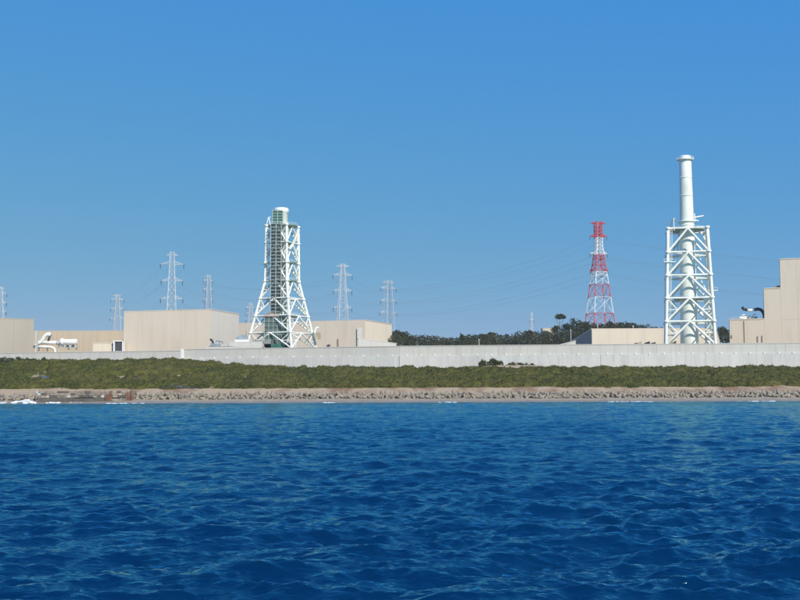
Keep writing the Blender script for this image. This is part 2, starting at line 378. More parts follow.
# ------------------------------------------------------------------ sea wall
def along(pts, step):
    out = []; carry = 0.0
    for a, b in zip(pts[:-1], pts[1:]):
        L = (b - a).length; n = max(1, round(L / step))
        for i in range(n): out.append((a.lerp(b, i / n), a.lerp(b, (i + 1) / n)))
    return out
def sea_wall(pts, label, ends):
    base = Vector((pts[0].x, pts[0].y, 8)); root = empty('sea_wall', base, label, 'sea wall')
    segs = along(pts, 12)
    for i, (a, b) in enumerate(segs):
        d = (b - a); L = d.length; ang = math.atan2(d.y, d.x); nrm = Vector((d.y, -d.x)) / L; mid = (a + b) / 2
        MB().box((mid.x, mid.y, 13.0), L - .035, 2.4, 10.0, ang).build('concrete_panel', random.choice((M['walllow'], M['walllow2'])), root)
        um = mid - nrm * .45
        for s in (-.25, .25):
            q = um + d * s
            MB().box((q.x, q.y, 20.004 + random.uniform(-.015, .015)), L / 2 - .04, 1.2, 4.0, ang).build('steel_panel', random.choice((M['wallup'], M['wallup'], M['wallup2'])), root)
        cp = um
        MB().box((cp.x, cp.y, 22.16), L - .02, 1.5, .28, ang).build('coping', M['wallup2'], root)
        for s in (-.25, .25):
            q = mid + d * s + nrm * .85
            MB().box((q.x, q.y, 18.33), .6, .5, .5, ang).build('bracket_plate', M['plate'], root)
    if ends:
        a, b = segs[0]; d = (b - a).normalized(); p = a - d * .5
        MB().box((p.x, p.y, 15.6), .9, 2.8, 13.6, math.atan2(d.y, d.x)).build('end_post', M['plate'], root)
sea_wall(WR, 'long pale grey sea wall of panels with white plates, running right behind the dune', True)
sea_wall(WL, 'shorter pale grey sea wall length at the left, below the white pipes', False)

# ------------------------------------------------------------------ buildings
def face_panels(root, a, b, z0, z1a, z1b, m, step, rows, ribs=False):
    """cladding panels proud of the core, from a to b (outward normal to the right of a->b)"""
    a = Vector(a[:2]); b = Vector(b[:2]); d = b - a; L = d.length; n = max(1, round(L / step)); nrm = Vector((d.y, -d.x)) / L
    g = .14 if step < 3 else .03
    for i in range(n):
        t0, t1 = i / n, (i + 1) / n
        p0 = a.lerp(b, t0) + d.normalized() * g; p1 = a.lerp(b, t1) - d.normalized() * g
        za = z1a + (z1b - z1a) * t0; zb = z1a + (z1b - z1a) * t1
        for r in range(rows):
            lo = z0 + (za - z0) * r / rows + g; hi0 = z0 + (za - z0) * (r + 1) / rows - g; lob = z0 + (zb - z0) * r / rows + g; hi1 = z0 + (zb - z0) * (r + 1) / rows - g
            q0 = p0 + nrm * .18; q1 = p1 + nrm * .18
            v = [(p0.x, p0.y, lo), (p1.x, p1.y, lob), (p1.x, p1.y, hi1), (p0.x, p0.y, hi0), (q0.x, q0.y, lo), (q1.x, q1.y, lob), (q1.x, q1.y, hi1), (q0.x, q0.y, hi0)]
            MB().add(v, [(0, 3, 2, 1), (4, 5, 6, 7), (0, 1, 5, 4), (1, 2, 6, 5), (2, 3, 7, 6), (3, 0, 4, 7)]).build('wall_panel', m, root)
def building(name, label, poly, z1, m, z0=8.0, step=8, rows=2, faces=(0,), zt=None, side=None, cat='building', coping=True):
    """poly counter-clockwise seen from above, first edge is the sea front"""
    n = len(poly); zt = zt or [z1] * n
    c = Vector((sum(p[0] for p in poly) / n, sum(p[1] for p in poly) / n, z0)); root = empty(name, c, label, cat)
    MB().prism(poly, z0, zt).build('wall', M['joint'], root)
    for i in range(n):
        a, b = poly[i], poly[(i + 1) % n]
        mm = side if (side and i in side.get('faces', ())) else None
        if i in faces: face_panels(root, a, b, z0, zt[i], zt[(i + 1) % n], side['mat'] if mm else m, side['step'] if mm else step, 1 if mm else rows)
        else: face_panels(root, a, b, z0, zt[i], zt[(i + 1) % n], m, 60, 1)
    if coping:
        o = []
        for p in poly:
            d = Vector((p[0] - c.x, p[1] - c.y)); d = d.normalized() * .45; o.append((p[0] + d.x, p[1] + d.y))
        ztt = [z + .35 for z in zt]; mb = MB(); k = len(o)
        mb.add([(p[0], p[1], z + .002) for p, z in zip(o, zt)] + [(p[0], p[1], z) for p, z in zip(o, ztt)],
               [tuple(range(k - 1, -1, -1)), tuple(range(k, 2 * k))] + [(i, (i + 1) % k, k + (i + 1) % k, k + i) for i in range(k)])
        mb.build('roof', M['palegrey'] if coping == 2 else m, root)
    return root
def rect(px0, px1, D0, D1, depth):
    """footprint with its front from pixel px0 at D0 to px1 at D1"""
    a = Vector((xat(px0, D0), D0)); b = Vector((xat(px1, D1), D1)); d = (b - a).normalized(); q = Vector((-d.y, d.x)) * depth
    return [tuple(a), tuple(b), tuple(b + q), tuple(a + q)]

# large block left of the left stack
big = rect(123.5, 210, 540, 528, 34)
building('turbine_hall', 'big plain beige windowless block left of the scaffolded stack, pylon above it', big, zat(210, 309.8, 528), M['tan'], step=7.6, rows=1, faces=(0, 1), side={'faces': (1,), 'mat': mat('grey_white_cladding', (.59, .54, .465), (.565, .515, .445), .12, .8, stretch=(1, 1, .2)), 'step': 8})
# greyish block at the left edge
building('reactor_annex', 'grey beige flat roofed block cut by the left edge of the picture', rect(-70, 33, 512, 536, 40), zat(20, 319.2, 532), M['tan3'], step=9, rows=1, faces=(0, 1))
# long brown beige block behind the white pipes
building('storage_hall', 'long low brown beige hall behind the white pipes', rect(30, 150, 566, 566, 18), zat(80, 331.3, 566), M['tan2'], step=7, rows=1)
building('low_annex', 'small pale beige annex in front of the brown beige hall', rect(93, 112, 536, 536, 10), zat(102, 343.5, 536), M['tan4'], step=5, rows=1, faces=(0, 1))
# white frame with dark opening
def open_frame():
    Y = 534; a = at(113.5, 341.5, Y); b = at(123, 350.5, Y); base = Vector(((a.x + b.x) / 2, Y, 8)); r = empty('vent_housing', base, 'white framed box with dark open front beside the big beige block', 'housing')
    w = b.x - a.x; z0, z1 = b.z, a.z
    MB().box((base.x, Y + 2.3, (z0 + z1) / 2), w - .6, 4, z1 - z0 - .5).build('dark_interior', M['dark'], r)
    MB().box((a.x + .35, Y + 1.9, (8 + z1) / 2), .7, 4.6, z1 - 8).build('side_panel', M['plate'], r)
    MB().box((b.x - .2, Y + 1.9, (8 + z1) / 2), .4, 4.6, z1 - 8).build('side_panel', M['plate'], r)
    MB().box((base.x, Y + 1.9, z1 + .2), w + .3, 4.9, .4).build('top_panel', M['plate'], r)
    MB().box((base.x, Y + 1.2, (8 + z0) / 2), w - 1.2, 3.4, z0 - 8.4).build('plinth', M['palegrey'], r)
open_frame()
# long beige hall behind the left stack, sun on its right end painted in as paler cladding
bh = rect(225, 365, 671, 640, 45)
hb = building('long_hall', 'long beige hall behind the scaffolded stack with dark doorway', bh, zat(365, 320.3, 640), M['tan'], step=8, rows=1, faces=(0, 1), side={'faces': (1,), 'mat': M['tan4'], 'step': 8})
def on_front(root, name, a, b, px, y0, y1, w, m, off=.3):
    """a thin slab on the front a->b of a building"""
    D = (a[1] + b[1]) / 2
    for _ in range(3):
        X = xat(px, D); t = (X - a[0]) / (b[0] - a[0]); D = a[1] + t * (b[1] - a[1])
    z0, z1 = zat(px, y1, D), zat(px, y0, D); ang = math.atan2(b[1] - a[1], b[0] - a[0])
    MB().box((X, D - off, (z0 + z1) / 2), w, .3, z1 - z0).build(name, m, root)
on_front(hb, 'door', bh[0], bh[1], 338, 339, 350, .9, M['rust'])
on_front(hb, 'sign_plate', bh[0], bh[1], 329, 344.5, 346.5, 2.0, M['dark'])
on_front(hb, 'wall_panel', bh[0], bh[1], 361, 328, 352, 4.4, M['palegrey'])  # pale grey slab standing in for the annex's shade on the front
building('grey_annex', 'pale grey low annex at the right end of the long beige hall', [(xat(358, 516), 516), (xat(396, 520), 520), (xat(396, 532), 532), (xat(358, 530), 530)], 0, M['palegrey'], step=6, rows=1, faces=(0, 1), zt=[zat(361, 338.5, 516), zat(396, 344.0, 520), zat(396, 344.0, 520), zat(361, 338.5, 516)])
# pale flat annexes with plant on top, left of the left stack
an1 = building('flat_annex', 'pale flat annex between the big beige block and the scaffolded stack', rect(205, 262, 509, 509, 9), zat(225, 347.3, 509), M['palegrey'], step=6, rows=1)
an2 = building('raised_annex', 'narrow pale block carrying the grey tent shaped unit', rect(229, 262, 522, 522, 7), zat(240, 342.4, 522), M['palegrey'], step=6, rows=1)
def roof_plant():
    Y = 513; z = zat(225, 347.3, 509) + .35; c = at(220, 347, Y); r = empty('roof_machine', (c.x, Y, z), 'dark and grey machine on the pale flat annex roof', 'machine')
    k = 513 / F
    MB().box((c.x - 2.3, Y, z + .8), 4.2, 2.5, 1.6).build('casing', M['equip'], r)
    MB().box((c.x - 1.6, Y + .3, z + 2.0), 2.2, 1.6, .8).build('upper_casing', M['scaf'], r)
    MB().tube([(c.x - 4.6, Y, z + 3.6), (c.x - 3.6, Y, z + 2.9), (c.x - 3.2, Y, z + 1.5)], [.55, .5, .4], 10).build('exhaust_hood', M['black'], r)
    MB().tube([(c.x - 2, Y, z + 2.7), (c.x + 1.2, Y, z + 2.4), (c.x + 1.4, Y, z + .2)], .3, 8).build('pipe', M['equip'], r)
    MB().box((c.x + 2.2, Y, z + .6), 3.0, 2.0, 1.2).build('motor_box', M['scaf'], r)
    MB().box((c.x + .5, Y + .2, z + .16), 11.0, 3.4, .3).build('skid', M['dark'], r)
    Y = 524; z = zat(240, 342.4, 522) + .35; c = at(242, 342, Y); r = empty('tent_unit', (c.x, Y, z), 'grey blue tent shaped unit on white base beside the scaffolded stack', 'machine')
    MB().box((c.x, Y, z + .55), 6.4, 3, 1.1).build('base', M['plate'], r)
    w = 3.0; zz = z + 1.12
    MB().add([(c.x - w, Y - 1.6, zz), (c.x + w, Y - 1.6, zz), (c.x + w, Y + 1.6, zz), (c.x - w, Y + 1.6, zz), (c.x - 1.6, Y, zz + 2.1), (c.x + 2.2, Y, zz + 2.4)], [(3, 2, 1, 0), (0, 1, 5, 4), (2, 3, 4, 5), (1, 2, 5), (3, 0, 4)]).build('canopy', M['equip'], r)
    MB().tube([(c.x + 2.0, Y, zz + .3), (c.x + 2.0, Y, zz + 3.9)], .12, 6).build('mast', M['dark'], r)
roof_plant()
# warehouse right of centre: dark ribbed end wall, beige front
A = Vector((xat(592, 600), 600)); B = Vector((xat(716, 592), 592)); Cc = Vector((xat(716, 632) + 2, 632)); Dd = Vector((xat(571.5, 630), 630))
zf = zat(592, 329.2, 600); zr = zat(571.5, 341.8, 630)
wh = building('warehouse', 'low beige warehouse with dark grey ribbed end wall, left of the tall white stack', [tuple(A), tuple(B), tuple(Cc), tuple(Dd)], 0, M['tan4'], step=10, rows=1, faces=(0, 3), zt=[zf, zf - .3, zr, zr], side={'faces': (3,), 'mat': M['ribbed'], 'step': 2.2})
for i, (px, w, h) in enumerate(((638, 3, .9), (647, 2.2, 1.1), (652, 3, .7), (668, 2.6, 1.0), (674, 1.6, 1.3))):
    Y = 515; p = at(px, 343.6, Y); r = tag(MB().prism([(p.x - w / 2, Y - 1), (p.x + w / 2, Y - 1), (p.x + w / 2, Y + 1), (p.x - w / 2, Y + 1)], 8, [p.z + h * .2, p.z + h, p.z + h * .9, p.z + h * .3]).build('equipment_crate', M['dark'] if i % 2 else M['soil'], None, (p.x, Y, 8)),
            ['leftmost dark top showing over the wall before the warehouse', 'second dark top over the wall before the warehouse', 'middle dark top over the wall before the warehouse', 'fourth dark top over the wall, at the stack foot', 'rightmost dark top over the wall, inside the stack legs'][i], 'equipment', 'equipment tops over the wall')
pA = at(559, 345.5, 490); pB = at(571, 341.5, 496)
wd = building('wedge_shed', 'pale wedge shaped shed roof just left of the ribbed end wall', [(pA.x, 490), (pB.x + 1, 490), (pB.x + 1, 500), (pA.x, 500)], 0, M['palegrey'], step=12, rows=1, zt=[pA.z, pB.z, pB.z, pA.z])
# stepped block at the right edge
D = 530
SBU = Vector((math.cos(R(-20.5)), math.sin(R(-20.5)))); SBV = Vector((-SBU.y, SBU.x)); SB0 = Vector((xat(730, D), D))
def sb(px, back=0.0):
    """plan point on the stepped block's front line under a pixel column, set back"""
    Y = D
    for _ in range(30): X = xat(px, Y); t = (X - SB0.x) / SBU.x; Y = .5 * Y + .5 * (SB0.y + t * SBU.y)
    return SB0 + SBU * ((xat(px, Y) - SB0.x) / SBU.x) + SBV * back
def step_block():
    ang = R(-20.5)
    z_ = lambda px, y: zat(px, y, sb(px).y)
    zA = z_(748, 319.6); zB = z_(773, 288.6); zC = z_(786, 259.4)
    c = sb(780, 20); r = empty('reactor_building', (c.x, c.y, 8), 'tall stepped beige block at the right edge of the picture', 'building')
    for i, (pa, pb, z) in enumerate(((730, 765.3, zA), (765.3, 782.3, zB), (782.3, 850, zC))):
        off = .12 * i; a, b = sb(pa, off), sb(pb, off); a2, b2 = a + SBV * 42, b + SBV * 42
        MB().prism([tuple(a), tuple(b), tuple(b2), tuple(a2)], 8, z).build('wall', M['joint'], r)
        face_panels(r, a, b, 8, z, z, M['tan'], 8, (1, 1, 2)[i]); face_panels(r, a2, a, 8, z, z, M['tan'], 60, 1)
        m_ = (a + b) / 2 + SBV * 20.9
        MB().box((m_.x, m_.y, z + .2), (b - a).length - .02, 42.6, .4, ang).build('roof', M['tan4'], r)
    def slab(px, y0, y1, w, m, nm):
        q = sb(px, -.35); z1, z0 = zat(px, y0, q.y), zat(px, y1, q.y); MB().box((q.x, q.y, (z0 + z1) / 2), w, .35, z1 - z0, ang).build(nm, m, r)
    slab(745.2, 320.5, 345, .55, M['tan2'], 'downpipe'); slab(758, 336, 342, .35, M['joint'], 'vent_slot'); slab(762.5, 335.5, 342, .4, M['joint'], 'vent_slot')
    slab(732, 335, 338, .5, M['joint'], 'vent_slot')
    p = sb(779.5, 2.5); MB().box((p.x, p.y, zB + .95), 2.4, 2, 1.1, ang).build('roof_hatch', M['rust'], r)
    return zA
zA = step_block()
def roof_pipe():
    Y = D + 1; k = Y / F; z = zA + .4; c = at(752, 319, Y)
    r = empty('exhaust_pipe', (c.x, Y, z), 'curved black and white pipe on the lower roof of the stepped block', 'pipe')
    def P(px, y): q = at(px, y, Y); return (q.x, Y, q.z)
    MB().tube([P(742, 307.3), P(744, 309.2), P(747, 310)], [.75, .72, .7], 12).build('pipe_mouth', M['black'], r)
    MB().tube([P(746.8, 310), P(750, 310.3), P(755, 309.8)], .62, 12).build('white_section', M['whitepipe'], r)
    e = P(764.3, 318.4); MB().tube([P(754.6, 309.7), P(758, 309), P(761, 309.8), P(763, 312), P(764.3, 315), (e[0], e[1], z - .1)], .8, 12).build('bend', M['black'], r)
    r2 = empty('white_vessels', (c.x - 3, Y + 1, z), 'pair of white vessels with small pipes beneath the curved roof pipe', 'vessel')
    for a, b, h in ((738.5, 746, 4.5), (749, 757, 5.2)):
        p = at(a, 318, Y + 1.5); q = at(b, 318, Y + 1.5); MB().tube([(p.x, Y + 1.5, z + .75), (q.x, Y + 1.5, z + .75)], .75, 12).build('vessel', M['whitepipe'], r2)
        m_ = (p.x + q.x) / 2; MB().tube([(m_, Y + 1.5, z + 1.2), (m_, Y + 1.5, z + 2.2), (m_ + 1.4, Y + 1.5, z + 2.5)], .22, 8).build('pipe', M['whitepipe'], r2)
        MB().box((m_, Y + 1.5, z + .2), 2.6, 1.3, .4).build('saddle', M['equip'], r2)
    p = at(747, 315, Y + 2); MB().box((p.x, Y + 2.5, z + .9), 3.2, 1.2, 1.8).build('control_box', M['equip'], r2)
    mb = MB(); a = sb(731.5, 1); b = sb(738, 1)
    for i in range(5): q = a.lerp(b, i / 4); mb.tube([(q.x, q.y, z), (q.x, q.y, z + 1)], .06, 5)
    mb.tube([(a.x, a.y, z + 1), (b.x, b.y, z + 1)], .06, 5); tag(mb.build('roof_railing', M['pylon'], None, (a.x, a.y, z)), 'short grey railing at the left corner of the lower stepped roof', 'railing')
roof_pipe()
# white ducts at the left
def ducts():
    Y = 541; c = at(57, 345, Y); r = empty('white_duct', (c.x, Y, 8), 'bundle of thick white pipes before the brown beige hall', 'pipe')
    def P(px, y, dy=0): q = at(px, y, Y + dy); return (q.x, Y + dy, q.z)
    MB().tube([P(57, 343), P(59.5, 343), P(60.5, 341.8), P(77.5, 341.8)], [1.0, 1.0, 1.35, 1.35], 20).build('drum', M['whitepipe'], r)
    MB().tube([P(60.4, 341.8), P(63.6, 341.8)], 1.75, 20).build('flange', M['whitepipe'], r)
    MB().tube([P(36, 343.2), P(39, 343), P(41.5, 341.2), P(43.6, 337.8), P(45.5, 335.4), P(48, 334.2), P(51, 334.6)], 1.0, 14).build('riser_bend', M['whitepipe'], r)
    MB().tube([P(50.4, 334.7), P(49.6, 337.0), P(48.3, 340.6)], [.7, .55, .5], 12).build('duct_mouth', M['dark'], r)
    MB().tube([P(38, 342.6, .6), P(48, 342.4, .6), P(57.5, 342.6, .6)], .85, 14).build('cross_pipe', M['whitepipe'], r)
    e = P(55.2, 352); MB().tube([P(33.5, 346.8, -1), P(44, 346.7, -1), P(51, 347.1, -1), P(54, 348.3, -1), P(55.1, 350.5, -1), (e[0], Y - 1, 9)], .62, 14).build('down_bend', M['whitepipe'], r)
    a = P(61, 344.6); b = P(77, 347.2)
    for i in range(6):
        t = (i + .5) / 6; x = a[0] + (b[0] - a[0]) * t
        MB().box((x, Y + .4, (a[2] + b[2]) / 2 - .1), 1.0, 1.4, a[2] - b[2] - random.uniform(0, .5)).build('motor_box', random.choice((M['equip'], M['dark'], M['scaf'])), r)
    MB().box(((a[0] + b[0]) / 2, Y + .4, b[2] - .15), b[0] - a[0] + .8, 2, .25).build('platform', M['scaf'], r)
    for px in (38.5, 47, 58.5, 68, 76):
        p = P(px, 346); bar('support_post', (p[0], Y + .8, 8), (p[0], Y + .8, p[2] + (1.5 if px < 60 else -.6)), .25, M['scaf'], r)
    x = xat(34.4, 531); r = empty('cable_riser', (x, 534, 8), 'thin dark vertical riser on the right corner of the left edge block', 'riser')
    MB().box((x, 534, 8 + (zat(34, 331, 534) - 8) / 2), .9, 1.4, zat(34, 331, 534) - 8).build('casing', M['scaf'], r)
    MB().box((x, 533.2, zat(34, 345, 534)), .95, .3, .5).build('clamp', M['pylon'], r)
ducts()
# small house on the wooded hill
building('hill_house', 'tiny beige flat building among the trees on the hill', rect(543, 556, 735, 735, 8), zat(550, 328.6, 735), M['tan'], z0=float(ground_z(100, 735)) - 1, step=4, rows=1)

# ------------------------------------------------------------------ tall stacks in steel frames
def tower_frame(root, c, levels, half, rot, rleg, rbr, rhor, m, sub=()):
    """four legs, rings and an inverted V in every bay. half(z) = half diagonal"""
    def corner(k, z):
        a = rot + k * math.pi / 2; h = half(z); return Vector((c[0] + h * math.cos(a), c[1] + h * math.sin(a), z))
    knots = levels
    for k in range(4):
        MB().tube([corner(k, z) for z in knots], rleg, 10).build('leg', m, root)
        for i, z in enumerate(knots):
            a, b = corner(k, z), corner((k + 1) % 4, z)
            if i > 0: bar('ring_beam', a, b, rhor, m, root)
            if i + 1 < len(knots):
                ta, tb = corner(k, knots[i + 1]), corner((k + 1) % 4, knots[i + 1]); mid = (ta + tb) / 2 - Vector((0, 0, .15))
                bar('brace', a, mid, rbr, m, root); bar('brace', b, mid, rbr, m, root)
                if i in sub:        # secondary struts from the middle of each brace to the leg
                    for lo, hi in ((a, ta), (b, tb)):
                        bm_ = (lo + mid) / 2; bar('strut', bm_, lo.lerp(hi, .5), rbr * .6, m, root, 6); bar('strut', bm_, hi, rbr * .55, m, root, 6)
            if i > 0: bm_ = MB().lathe((*corner(k, z).xy, z), [(rleg * 1.5, -.55), (rleg * 1.5, .55)], 10).build('joint_collar', m, root)
    return corner
def ring_deck(root, c, z, r0, r1, m, name='platform', n=28, th=.35, rail=True):
    mb = MB().lathe((c[0], c[1], z), [(r0, 0), (r1, 0), (r1, th), (r0, th)], n); d = mb.build(name, m, root)
    if rail:
        rb = MB()
        for k in range(n):
            q = 2 * math.pi * k / n; x, y = c[0] + (r1 - .1) * math.cos(q), c[1] + (r1 - .1) * math.sin(q); rb.tube([(x, y, z + th), (x, y, z + th + 1.1)], .05, 4, False)
        for h in (.6, 1.1): rb.tube([(c[0] + (r1 - .1) * math.cos(2 * math.pi * k / n), c[1] + (r1 - .1) * math.sin(2 * math.pi * k / n), z + th + h) for k in range(n + 1)], .05, 4, False)
        rb.build('railing', M['white'], d)
    return d
def right_stack():
    D = 498; k = D / F; cx = xat(689.8, D); c = (cx, D); r = empty('exhaust_stack', (cx, D, 8), 'tall white stack in white steel frame at the right, tapering tube rising high above', 'stack')
    Z = lambda y: zat(688, y, D)
    ztop = Z(156)
    prof = [(19.5 * k / 2, 0), (17.6 * k / 2, Z(330) - 8), (15.6 * k / 2, Z(260) - 8), (13.6 * k / 2, Z(212) - 8), (12.3 * k / 2, Z(175) - 8), (12.0 * k / 2, Z(160) - 8), (10.6 * k / 2, ztop - 8 - .6), (10.2 * k / 2, ztop - 8)]
    MB().lathe((cx, D, 8), prof, 40).build('flue', M['white'], r)
    MB().lathe((cx, D, ztop - .5), [(10.4 * k / 2 - .6, 0), (10.4 * k / 2 - .6, .53)], 32).build('mouth', M['dark'], r)
    ring_deck(r, c, Z(160.3), 2.4, 17 * k / 2, M['white'], n=24)
    for y, w in ((157.5, 10.9), (222.5, 15.6), (225.5, 15.0), (196, 13.6), (178, 12.9)): MB().lathe((cx, D, Z(y) - .25), [(w * k / 2, 0), (w * k / 2, .5)], 36).build('stiffener_ring', M['white'], r)
    levels = [8.0] + [Z(y) for y in (345.5, 322.5, 299.5, 277, 254, 230.5)]
    zt = levels[-1]; zb = Z(345.5)
    hb, ht = 23.5 * k * 1.414, 18.8 * k * 1.414
    half = lambda z: ht + (hb - ht) * (zt - z) / (zt - zb)
    corner = tower_frame(r, c, levels, half, R(30.3 + 2.0), .74, .50, .46, M['white'], (1, 2))
    # square decks on ring beams at two levels, round the flue
    ring_deck(r, c, zt - .1, 7.2 * k, 17.0 * k, M['deck'], n=28)
    ring_deck(r, c, levels[3] - .1, 8.6 * k, 14.5 * k, M['deck'], n=28)
    ring_deck(r, c, Z(222) - .1, 6.7 * k, 8.8 * k, M['white'], n=20, rail=False)
    for lv in (1, 2, 4, 5):       # ties from the corners to the flue
        for q in range(4):
            a = corner(q, levels[lv]); d = Vector((cx - a.x, D - a.y, 0)); e = a + d.normalized() * (d.length - 3.6); bar('tie_beam', a, e, .28, M['white'], r)
    # davit arms and small corner platforms
        for (u, v) in (((669.5, 230.5), (673, 218.4)), ((674.3, 230.5), (673.4, 218.4)), ((673, 218.4), (675.2, 218.4))): bar('davit', at(*u, D - 5), at(*v, D - 5), .25, M['white'], r)
    bar('davit', at(694, 217.5, D - 2), at(703.6, 215.8, D - 2), .32, M['white'], r); bar('davit', at(695, 220, D - 2), at(698.4, 221, D - 2), .3, M['white'], r); bar('davit', at(694.5, 213.5, D - 2), at(694.8, 222, D - 2), .25, M['white'], r)
    for px, y, w, dd in ((669, 262, 5.2, -7), (712, 290.5, 4.4, -7)):
        p = at(px, y, D + dd); MB().box((p.x, p.y, p.z), w, 2.6, .3).build('small_platform', M['white'], r)
        rb = MB()
        for s in (-.48, 0, .48): rb.tube([(p.x + w * s, p.y - 1.2, p.z + .15), (p.x + w * s, p.y - 1.2, p.z + 1.2)], .07, 5)
        rb.tube([(p.x - w * .48, p.y - 1.2, p.z + 1.2), (p.x + w * .48, p.y - 1.2, p.z + 1.2)], .07, 5); rb.build('small_railing', M['white'], r)
    # stair frame inside the right leg
    x0, x1 = xat(706.5, D - 9), xat(714.0, D - 9); zs0, zs1 = 8.0, Z(296)
    for x in (x0, x1): bar('stair_post', (x, D - 8.4, zs0), (x, D - 8.4, zs1), .34, M['white'], r)
    n = 11; zz = np.linspace(zs0, zs1, n)
    for i in range(n - 1):
        a_, b_ = (x0, x1) if i % 2 else (x1, x0)
        bar('stair_flight', (a_, D - 8.4, zz[i]), (b_, D - 8.4, zz[i + 1]), .26, M['white'], r); bar('stair_beam', (x0, D - 8.4, zz[i + 1]), (x1, D - 8.4, zz[i + 1]), .22, M['white'], r)
    # caged ladder up the left leg
    lad = MB(); a0 = corner(2, levels[1]); a1 = corner(2, zt)
    for s in (-.35, .35): lad.tube([a0 + Vector((1.5 + s, -.6, 0)), a1 + Vector((1.5 + s, -.6, 0))], .07, 5)
    for i in range(90): t = i / 89; p = a0.lerp(a1, t) + Vector((1.5, -.6, 0)); lad.tube([p - Vector((.35, 0, 0)), p + Vector((.35, 0, 0))], .05, 4)
    lad.build('ladder', M['white'], r)
    for (px0, y0, px1, y1) in ((676.5, 254, 670, 270), (679, 231, 677.5, 254), (698, 254, 701.5, 262), (700, 231, 709, 247), (699, 277, 706, 290), (671, 300, 678, 309), (678, 309, 669.5, 320)):
        bar('knee_brace', at(px0, y0, D + 6), at(px1, y1, D + 6), .30, M['white'], r)
right_stack()

